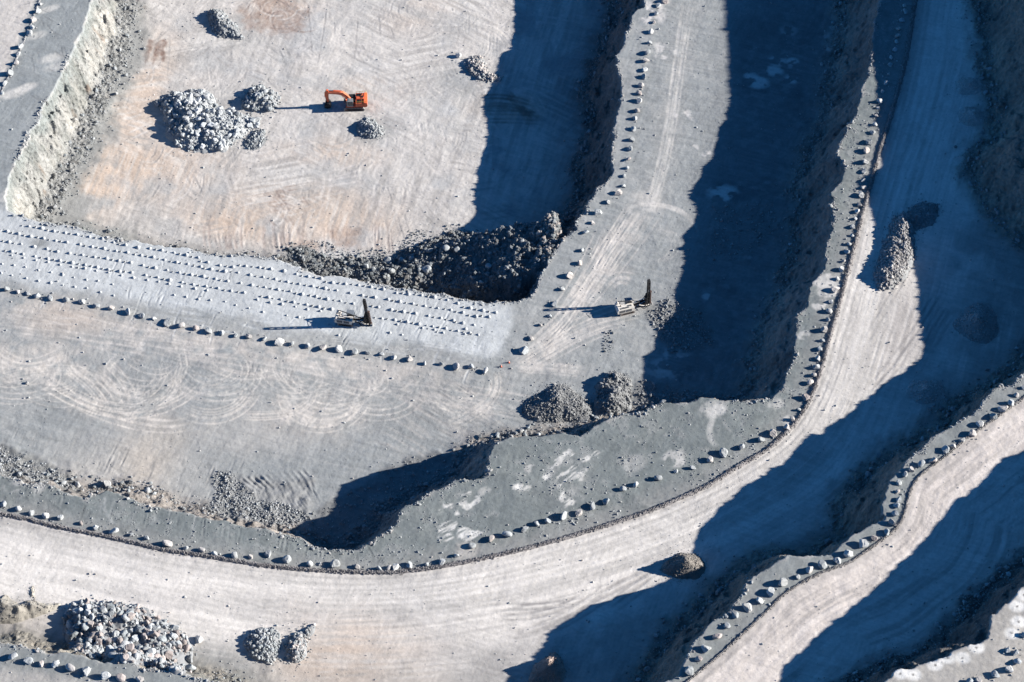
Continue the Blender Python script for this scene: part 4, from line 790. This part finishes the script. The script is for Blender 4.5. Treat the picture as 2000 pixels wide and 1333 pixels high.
CUTS = [cone_mesh('cuttings_cone', .74*s, .66*h, i, M_cut) for i, (s, h) in enumerate([(1,1),(.9,.85),(1.1,1.05),(.95,1.1)])]
COLS = [cone_mesh('drill_hole', .42, .3, 20+i, M_cut, 1) for i in range(3)]
def holes(pts, label, withhole=.85, sc_=1.0):
    for i, (px, py) in enumerate(pts):
        x, y, g = ground(px+1, py+1); o = bpy.data.objects.new('cuttings_cone', CUTS[(i*7+len(pts)) % 4]); C.objects.link(o); o.location = (x, y, g); o.rotation_euler = (0, 0, random.uniform(0, 6)); s = sc_*random.uniform(.8, 1.12); o.scale = (s, s, s)
        tag(o, 'pale cuttings cone, %s from the left in the %s' % (ORD(i+1), label), 'cuttings cone', 'drill cuttings cones on the white bench')
        if random.random() < withhole:
            a = o.rotation_euler[2]; h = bpy.data.objects.new('drill_hole', COLS[i % 3]); C.objects.link(h); h.parent = o
            dx, dy = -2.15+random.uniform(-.2,.2), .25; c, s_ = math.cos(-a), math.sin(-a); gz = hz(x+dx, y+dy)-g
            h.location = ((dx*c-dy*s_)/s, (dx*s_+dy*c)/s, gz/s); 
k5 = lambda p: cr(0, 440, p); k6 = lambda p: cr(500, 440, p)
holes(k5([(165,5),(240,15),(310,32),(375,42),(445,52),(515,65),(590,75),(655,97),(725,112),(795,127),(865,132),(935,143),(1005,157),(1075,170),(1145,185),(1200,212),(1270,230),(1345,240),(1420,235)]) + k6([(18,243),(85,252),(160,262),(232,280),(300,295),(375,305),(440,330),(515,338),(590,345),(663,355),(735,368),(810,390),(880,397),(955,403),(1030,415),(1105,430),(1165,450),(1237,477),(1310,490),(1385,503)]), 'row nearest the broken edge')
holes(k5([(40,33),(105,47),(175,62),(250,73),(320,87),(385,97),(460,108),(530,122),(600,132),(670,147),(735,155),(815,172),(885,182),(950,198),(1020,212),(1085,222),(1160,238),(1220,252),(1300,265),(1375,272),(1445,285)]) + k6([(40,298),(110,310),(180,325),(248,338),(325,350),(397,362),(465,375),(542,390),(612,403),(685,415),(762,427),(830,440),(905,452),(975,465),(1050,478),(1125,488),(1195,503),(1270,525),(1345,528)]), 'second row from the broken edge')
holes(k5([(50,95),(120,107),(195,122),(270,135),(330,150),(400,160),(475,170),(545,182),(615,190),(685,203),(755,215),(825,230),(895,245),(965,258),(1035,272),(1105,285),(1175,293),(1245,308),(1315,322),(1390,332),(1455,345)]) + k6([(50,357),(125,370),(197,380),(265,397),(345,410),(410,425),(487,437),(560,452),(705,472),(780,487),(850,498),(920,508),(995,522),(1067,535),(1140,548),(1195,563),(1258,575)]), 'third row from the broken edge')
holes(k5([(65,150),(130,165),(200,178),(275,192),(345,203),(415,215),(490,227),(560,240),(625,255),(690,265),(760,272),(840,287),(910,300),(980,315),(1050,328),(1115,340),(1190,352),(1260,362),(1335,378),(1410,388)]) + k6([(70,415),(140,427),(215,443),(290,457),(360,470),(435,483),(725,537),(800,545),(872,557),(940,570),(1020,583),(1095,595),(1165,610),(1235,622),(1283,632)]), 'row level with the white drill rig')
holes(k5([(65,172),(135,187),(205,200),(275,212),(345,227),(415,239),(490,248),(555,262),(625,272),(700,289),(770,302),(850,315),(915,325),(975,338),(1045,352),(1125,365),(1195,375)]) + k6([(5,428),(80,445),(148,455),(225,470),(295,485),(370,495),(815,572),(960,592),(1030,602),(1080,620),(1210,598),(1205,628)]), 'close set fifth row', .2, .85)
holes(k5([(10,222),(78,230),(145,240),(220,258),(293,270),(360,285),(425,300),(498,313),(565,320),(648,340),(1005,402),(1075,412),(1147,425),(1215,432),(1300,440),(1362,460),(1437,478)]) + k6([(38,500),(175,520),(245,530),(475,635),(772,620),(842,632)]), 'sparse sixth row of small cones', 0, .75)
holes(k5([(5,275),(65,288),(150,305),(220,320),(290,332),(360,345),(430,355),(500,362),(578,385),(655,405)]), 'short front row at the left', 0, .8)

# ------------------------------------------------------------------ machine building kit
class MB:
    def __init__(s): s.V = []; s.F = []
    def poly(s, V, F):
        o = len(s.V); s.V += [tuple(v) for v in V]; s.F += [tuple(i+o for i in f) for f in F]
    def box(s, c, d, rot=(0,0,0), bev=.06):
        x, y, z = d[0]/2, d[1]/2, d[2]/2; b = min(bev, x*.4, y*.4, z*.4); R = Euler(rot).to_matrix(); V = []
        for sz, ins in ((-z, b), (-z+b, 0), (z-b, 0), (z, b)):
            for sx, sy in ((-1,-1),(1,-1),(1,1),(-1,1)): V.append(R@Vector((sx*(x-ins), sy*(y-ins), sz))+Vector(c))
        F = [(3,2,1,0),(12,13,14,15)]
        for l in range(3):
            for k in range(4): F.append((l*4+k, l*4+(k+1) % 4, l*4+4+(k+1) % 4, l*4+4+k))
        s.poly(V, F); return s
    def prism(s, prof, y0, y1):           # outline in x,z pushed along y
        n = len(prof); V = [(p[0], y0, p[1]) for p in prof]+[(p[0], y1, p[1]) for p in prof]
        F = [tuple(range(n)), tuple(range(2*n-1, n-1, -1))]+[(k, n+k, n+(k+1) % n, (k+1) % n) for k in range(n)]
        s.poly(V, F); return s
    def cyl(s, a, b, r, n=10, r2=None):
        a, b = Vector(a), Vector(b); d = (b-a).normalized(); u = d.orthogonal().normalized(); v = d.cross(u); r2 = r if r2 is None else r2; V = []
        for p, q in ((a, r), (b, r2)):
            for k in range(n): t = 2*math.pi*k/n; V.append(p+(u*math.cos(t)+v*math.sin(t))*q)
        s.poly(V, [tuple(range(n-1, -1, -1)), tuple(range(n, 2*n))]+[(k, (k+1) % n, n+(k+1) % n, n+k) for k in range(n)]); return s
    def tube(s, pts, r, n=6):
        for a, b in zip(pts[:-1], pts[1:]): s.cyl(a, b, r, n)
        return s
    def build(s, name, m, parent):
        me = bpy.data.meshes.new(name); me.from_pydata([tuple(v) for v in s.V], [], s.F); me.materials.append(m)
        import bmesh; bm = bmesh.new(); bm.from_mesh(me); bmesh.ops.recalc_face_normals(bm, faces=bm.faces); bm.to_mesh(me); bm.free()
        o = bpy.data.objects.new(name, me); C.objects.link(o); o.parent = parent; return o
def empty(name, loc, rz, label, cat, group=None, s=1.0):
    o = bpy.data.objects.new(name, None); C.objects.link(o); o.location = loc; o.rotation_euler = (0, 0, rz); o.scale = (s, s, s); o.empty_display_size = 1
    return tag(o, label, cat, group)
def bow(a, b, sag, n=7, side=0):
    a, b = Vector(a), Vector(b); return [a.lerp(b, t/(n-1))+Vector((0, side*math.sin(math.pi*t/(n-1)), -sag*math.sin(math.pi*t/(n-1)))) for t in range(n)]
def crawler(root, y, L, h, wdt, pads=22):
    n = 16; prof = []
    for k in range(n//2+1): a = -math.pi/2+math.pi*k/(n//2); prof.append((L/2-h/2+math.cos(a)*h/2, h/2+math.sin(a)*h/2))
    for k in range(n//2+1): a = math.pi/2+math.pi*k/(n//2); prof.append((-L/2+h/2+math.cos(a)*h/2, h/2+math.sin(a)*h/2))
    inner = [(x*(1-.36/L*2)*.985, h/2+(z-h/2)*.72) for x, z in prof]
    m = MB(); k = len(prof)
    V = [(p[0], y-wdt/2, p[1]) for p in prof]+[(p[0], y+wdt/2, p[1]) for p in prof]+[(p[0], y-wdt/2, p[1]) for p in inner]+[(p[0], y+wdt/2, p[1]) for p in inner]
    F = []
    for i in range(k):
        j = (i+1) % k; F += [(i,j,k+j,k+i),(2*k+i,3*k+i,3*k+j,2*k+j),(i,2*k+i,2*k+j,j),(k+i,k+j,3*k+j,3*k+i)]
    m.poly(V, F)
    for i in range(pads):
        x = -L/2+h/2+(L-h)*i/(pads-1)
        m.box((x, y, h+.03), (.13, wdt, .07), bev=.01); m.box((x, y, .0), (.13, wdt, .07), bev=.01)
    t = m.build('track', M_track, root)
    f = MB().box((0, y, h/2), (L-h*1.1, wdt*.55, h*.42))
    f.build('track_frame', M_black, t)
    w_ = MB()
    for x in (-L/2+h/2, L/2-h/2): w_.cyl((x, y-wdt*.46, h/2), (x, y+wdt*.46, h/2), h*.34, 14)
    for i in range(6): x = -L/2+h+(L-2*h)*i/5; w_.cyl((x, y-wdt*.42, h*.26), (x, y+wdt*.42, h*.26), h*.13, 10)
    w_.build('roller', M_rust, t)
    return t
# ------------------------------------------------------------------ excavator (nose towards -X)
ex, ey, ez = ground(692, 207.5)
E = empty('excavator', (ex, ey, ez), math.radians(2), 'large orange tracked excavator with its arm folded down to the pit floor', 'excavator', None, 1.06)
crawler(E, -2.0, 6.6, 1.5, .8); crawler(E, 2.0, 6.6, 1.5, .8)
MB().box((0,0,.95),(3.2,3.3,.6)).cyl((0,0,1.2),(0,0,1.75),1.3,18).build('undercarriage', M_black, E)
b = MB()
b.box((.6,0,1.98),(6.2,4.5,.42))                                  # deck
b.box((1.9,1.25,2.9),(2.6,1.9,1.5)).box((1.9,-1.3,2.8),(2.6,1.8,1.35)).box((2.0,0,3.0),(2.4,.9,1.6))
body = b.build('body', M_orange, E)
cw = MB(); cw.prism([(3.2,1.75),(4.1,1.9),(4.3,2.5),(4.2,3.6),(3.2,3.75)], -2.3, 2.3); cw.build('counterweight', M_orange, E)
g = MB(); g.box((1.6,1.3,3.68),(1.4,1.2,.08)).box((1.7,-1.35,3.5),(1.5,1.2,.08)).box((2.7,.4,3.84),(.5,.9,.12)); g.build('engine_cover', M_black, E)
MB().box((-.6,1.5,2.75),(2.0,1.3,1.1)).box((.35,.5,2.9),(.6,2.4,1.0)).build('fuel_tank', M_black, E)
MB().cyl((2.5,1.5,3.6),(2.5,1.5,4.3),.16,10).cyl((2.5,-.6,3.6),(2.5,-.6,4.1),.12,10).build('exhaust_pipe', M_rust, E)
hr = MB()
for y in (-2.2, 2.2):
    hr.tube([(.8,y,4.3),(3.9,y,4.5)], .035); hr.tube([(.8,y,4.0),(3.9,y,4.2)], .03)
    for x in (.8,1.8,2.9,3.9): hr.tube([(x,y,3.4),(x,y,4.35+(x-.8)*.05)], .035)
hr.tube([(3.9,-2.2,4.5),(3.9,2.2,4.5)], .035); hr.build('handrail', M_yellow, E)
cb = MB(); cb.prism([(-.2,2.2),(-2.1,2.2),(-2.25,3.3),(-1.9,4.35),(-.2,4.4)], -2.3, -.75); cab = cb.build('cab', M_grey, E)
MB().box((-1.05,-2.325,3.4),(1.5,.05,1.3),bev=.01).build('side_window', M_glass, cab)
gl = MB(); gl.prism([(-2.14,2.5),(-2.29,3.3),(-1.98,4.22),(-1.93,4.2),(-2.2,3.3),(-2.06,2.5)], -2.2, -.85); gl.build('windscreen', M_glass, cab)
MB().box((-1.05,-1.52,4.47),(1.7,1.5,.1)).box((-1.3,-1.5,4.56),(.6,.6,.1)).build('cab_roof', M_grey, cab)
def arm(pts, ws, m, name, hy, y0=.15):        # box-section arm through x,z points with section heights
    mb = MB(); up, lo = [], []
    for i, (x, z) in enumerate(pts):
        a = pts[max(i-1,0)]; c = pts[min(i+1,len(pts)-1)]; dx, dz = c[0]-a[0], c[1]-a[1]; L = math.hypot(dx,dz); nx, nz = -dz/L, dx/L
        up.append((x+nx*ws[i]/2, z+nz*ws[i]/2)); lo.append((x-nx*ws[i]/2, z-nz*ws[i]/2))
    mb2 = mb; n = len(pts)
    for i in range(n-1):
        V = [(up[i][0],y0-hy,up[i][1]),(up[i+1][0],y0-hy,up[i+1][1]),(lo[i+1][0],y0-hy,lo[i+1][1]),(lo[i][0],y0-hy,lo[i][1]),(up[i][0],y0+hy,up[i][1]),(up[i+1][0],y0+hy,up[i+1][1]),(lo[i+1][0],y0+hy,lo[i+1][1]),(lo[i][0],y0+hy,lo[i][1])]
        F = [(0,1,2,3),(7,6,5,4),(0,4,5,1),(3,2,6,7)]
        if i == 0: F.append((0,3,7,4))
        if i == n-2: F.append((1,5,6,2))
        mb.poly(V, F)
    return mb.build(name, m, E)
boom = arm([(-1.0,2.5),(-2.3,4.6),(-3.6,5.95),(-4.6,6.3),(-6.4,6.45),(-8.1,6.5)], [.8,1.15,1.3,1.2,.95,.6], M_orange2, 'boom', .42)
MB().cyl((-3.9,.15,6.9),(-6.2,.15,7.25),.19).build('stick_cylinder', M_orange, boom)
MB().cyl((-6.2,.15,7.25),(-8.2,.15,7.35),.1).build('stick_cylinder_rod', M_chrome, boom)
for y in (-.5,.8):
    c = MB().cyl((-1.6,y,2.4),(-2.6,y,3.7),.2).build('boom_cylinder', M_orange, boom)
    MB().cyl((-2.6,y,3.7),(-3.6,y,5.2),.11).build('boom_cylinder_rod', M_chrome, c)
MB().tube([(-1.2,.5,3.2),(-2.5,.55,5.4),(-3.8,.5,6.75),(-6.0,.45,7.05),(-8.0,.4,6.9)], .07).build('hose', M_black, boom)
stick = arm([(-8.1,7.5),(-8.25,6.5),(-8.35,5.4),(-8.3,3.9),(-8.15,2.2)], [.5,1.25,1.05,.85,.55], M_orange, 'stick', .36)
MB().cyl((-8.9,.15,6.6),(-9.0,.15,4.6),.16).build('bucket_cylinder', M_orange2, stick)
MB().cyl((-9.0,.15,4.6),(-8.75,.15,2.9),.09).build('bucket_cylinder_rod', M_chrome, stick)
bk = MB(); bk.prism([(-8.6,2.3),(-7.9,2.35),(-7.4,1.7),(-7.2,.9),(-7.6,.25),(-8.4,.1),(-9.3,.35),(-8.9,.55),(-8.0,.55),(-7.75,1.05),(-8.1,1.75)], -.95, 1.25)
bk.box((-8.3,-.9,1.0),(1.5,.08,1.4)).box((-8.3,1.2,1.0),(1.5,.08,1.4)); bucket = bk.build('bucket', M_black, E)
tt_ = MB()
for k in range(5): tt_.box((-9.35,-.8+.48*k,.32),(.5,.16,.16))
tt_.build('tooth', M_track, bucket)
# ------------------------------------------------------------------ drill rigs (boom towards +X)
def rig(px, py, rz, label, lean, mast_h, variant):
    x, y, z = ground(px, py)
    R = empty('drill_rig', (x, y, z), rz, label, 'drill rig', 'tracked drill rigs', 1.07)
    crawler(R, -1.35, 4.6, 1.0, .5, 18); crawler(R, 1.35, 4.6, 1.0, .5, 18)
    MB().box((0,0,.9),(3.6,2.3,.5)).build('chassis', M_black, R)
    b = MB(); b.prism([(-3.0,1.15),(1.9,1.15),(2.05,1.6),(2.0,2.5),(-2.7,2.85),(-3.05,2.5)], -1.55, .35); body = b.build('engine_housing', M_cream, R)
    MB().box((-1.55,-1.58,1.95),(1.6,.06,1.0),bev=.01).build('grille', M_grille, body)
    MB().box((.4,-1.58,1.9),(1.6,.06,.95),bev=.01).build('grille', M_grille, body)
    MB().box((-.9,-1.1,2.86),(2.6,.5,.08)).box((.9,-.6,2.78),(.9,.6,.1)).build('roof_vent', M_grille, body)
    MB().tube([(-2.7,-1.45,3.1),(-2.8,.2,3.35),(-2.0,.3,3.4),(-.2,-.9,3.2),(1.7,-1.4,3.0)],.05).tube([(-2.7,-1.45,2.7),(-2.7,-1.45,3.1)],.04).tube([(1.7,-1.4,2.5),(1.7,-1.4,3.0)],.04).build('handrail', M_black if not variant else M_cream, body)
    MB().cyl((-1.8,-.2,2.7),(-1.8,-.2,3.3),.14,10).build('exhaust_pipe', M_rust, body)
    MB().box((-2.2,.95,2.0),(1.5,1.1,1.6)).cyl((-2.4,1.0,2.6),(-2.4,1.0,3.6),.42,14).cyl((-1.7,1.0,2.6),(-1.7,1.0,3.3),.3,12).cyl((-2.4,1.0,3.6),(-2.4,1.0,3.9),.42,14,.15).build('dust_collector', M_cream, R)
    MB().tube(bow((-2.4,1.0,3.8),(5.8,.3,1.6),-.9,9,-.5),.13,8).build('suction_hose', M_black, R)
    cb = MB(); cb.prism([(.2,1.1),(2.0,1.1),(2.25,2.0),(2.0,3.15),(.2,3.15)], .5, 1.95); cab = cb.build('cab', M_glass if not variant else M_grey, R)
    MB().box((1.05,1.22,3.22),(2.1,1.65,.12)).build('cab_roof', M_roof, cab)
    MB().box((1.1,.47,2.3),(1.2,.05,1.0),bev=.01).build('side_window', M_glass, cab)
    cf = MB()
    for xx, yy in ((.25,.55),(1.98,.55),(.25,1.9),(1.98,1.9)): cf.box((xx,yy,2.15),(.1,.1,2.05))
    cf.build('cab_frame', M_black, cab)
    if variant: MB().box((1.9,.3,3.35),(1.0,.9,.1),(0,.3,.5)).build('access_hatch', M_cream, R)
    bm_ = MB(); bm_.box((3.4,.1,1.75),(3.4,.5,.55),(0,-.14,0)).box((5.6,.0,1.9),(1.4,.75,1.0)).box((3.9,-.55,1.3),(2.6,.25,.3),(0,.2,.1)).box((4.3,.7,1.9),(2.4,.22,.25),(0,-.3,-.2)).box((4.9,.2,2.6),(.5,.5,.6)); boom = bm_.build('boom', M_black, R)
    MB().cyl((2.1,-.35,1.2),(5.6,-.3,2.6),.11).cyl((2.2,.5,1.9),(5.9,.3,3.4),.1).build('boom_cylinder', M_chrome, boom)
    # mast
    mx = 6.6; dx = lean
    def mp(h, ox=0, oy=0): return (mx+dx*h/mast_h+ox, oy, .15+h)
    ms = MB(); hw = .24
    for ox in (-.34,.34):
        for oy in (-.34,.34): ms.tube([mp(0,ox,oy), mp(mast_h,ox,oy)], .1, 5)
    n = 13
    for k in range(n):
        h0 = mast_h*k/n; h1 = mast_h*(k+1)/n; s = 1 if k % 2 else -1
        for oy in (-.34,.34): ms.tube([mp(h0,-.34*s,oy), mp(h1,.34*s,oy)], .045, 4)
        for ox in (-.34,.34): ms.tube([mp(h0,ox,-.34*s), mp(h1,ox,.34*s)], .045, 4)
        ms.box(mp(h1), (.75,.75,.09), bev=.01)
    ms.box(mp(mast_h+.2), (.75,.75,.55)).box(mp(.35), (.9,.95,.5)); mast = ms.build('mast', M_black, R)
    MB().tube([mp(.1,.0,0), mp(mast_h*.86,0,0)], .08, 8).build('drill_rod', M_rust, mast)
    MB().box(mp(mast_h*.62,.05,0), (.7,.75,1.0)).build('rotary_head', M_grille, mast)
    car = MB()
    for k in range(7): a = 2*math.pi*k/7; car.tube([mp(.9,.62+.22*math.cos(a),.22*math.sin(a)), mp(mast_h*.55,.62+.22*math.cos(a),.22*math.sin(a))], .07, 6)
    car.box(mp(.9,.6,0), (.7,.7,.12)).box(mp(mast_h*.55,.6,0), (.7,.7,.12)); car.build('rod_carousel', M_rust, mast)
    MB().box(mp(2.4,-.75,-.1),(.7,1.0,3.6)).box(mp(1.2,-.9,.5),(1.0,.7,1.4)).box(mp(4.6,-.55,.1),(.4,.7,1.2)).box((4.9,-.5,2.2),(1.5,.35,.4),(0,-.5,0)).build('feed_cradle', M_black, mast)
    MB().cyl((mx,0,0.02),(mx,0,.7),.42,14,.5).build('dust_hood', M_black, mast)
    MB().tube(bow((3.9,-.4,2.2),mp(mast_h*.45,-.3,-.4),1.9,10,-.5),.1).tube(bow((3.8,-.55,2.0),mp(mast_h*.3,-.25,-.45),1.4,10,-.8),.1).tube(bow((3.5,-.5,1.9),mp(1.6,0,-.5),1.0,9,-.9),.1).tube(bow((4.0,.5,2.2),mp(mast_h*.5,-.3,.4),1.8,10,.5),.08).build('hose', M_black, mast)
    MB().tube(bow((3.6,-.9,2.4),mp(1.0,.1,-.6),.1,6,-.3),.11,8).box((mx+1.0,-.1,.5),(.12,.7,.8),(0,.35,0)).build('dust_duct', M_cream, mast)
    return R
rig(676.5, 629.5, math.radians(-9), 'white tracked drill rig with dark mast standing among the cuttings cones', -.9, 10.9, 0)
rig(1222.5, 607, math.radians(17), 'cream tracked drill rig with black mast on the grey bench beside the shadow', -.2, 11.0, 1)

# ------------------------------------------------------------------ traffic cones
for px, py, lb in ((979, 717, 'small orange traffic cone just right of the last boulder below the drilled bench'), (994, 709, 'small orange traffic cone farther from the boulder row, nearer the lone pale boulder')):
    x, y, z = ground(px, py); T = empty('traffic_cone', (x, y, z), 0, lb, 'traffic cone', 'orange traffic cones')
    MB().box((0,0,.04),(.62,.62,.08),bev=.02).build('base', M_black, T); MB().cyl((0,0,.08),(0,0,1.0),.27,14,.05).build('cone_body', M_cone, T); MB().cyl((0,0,.5),(0,0,.68),.178,14,.133).build('reflective_band', M_wband, T)
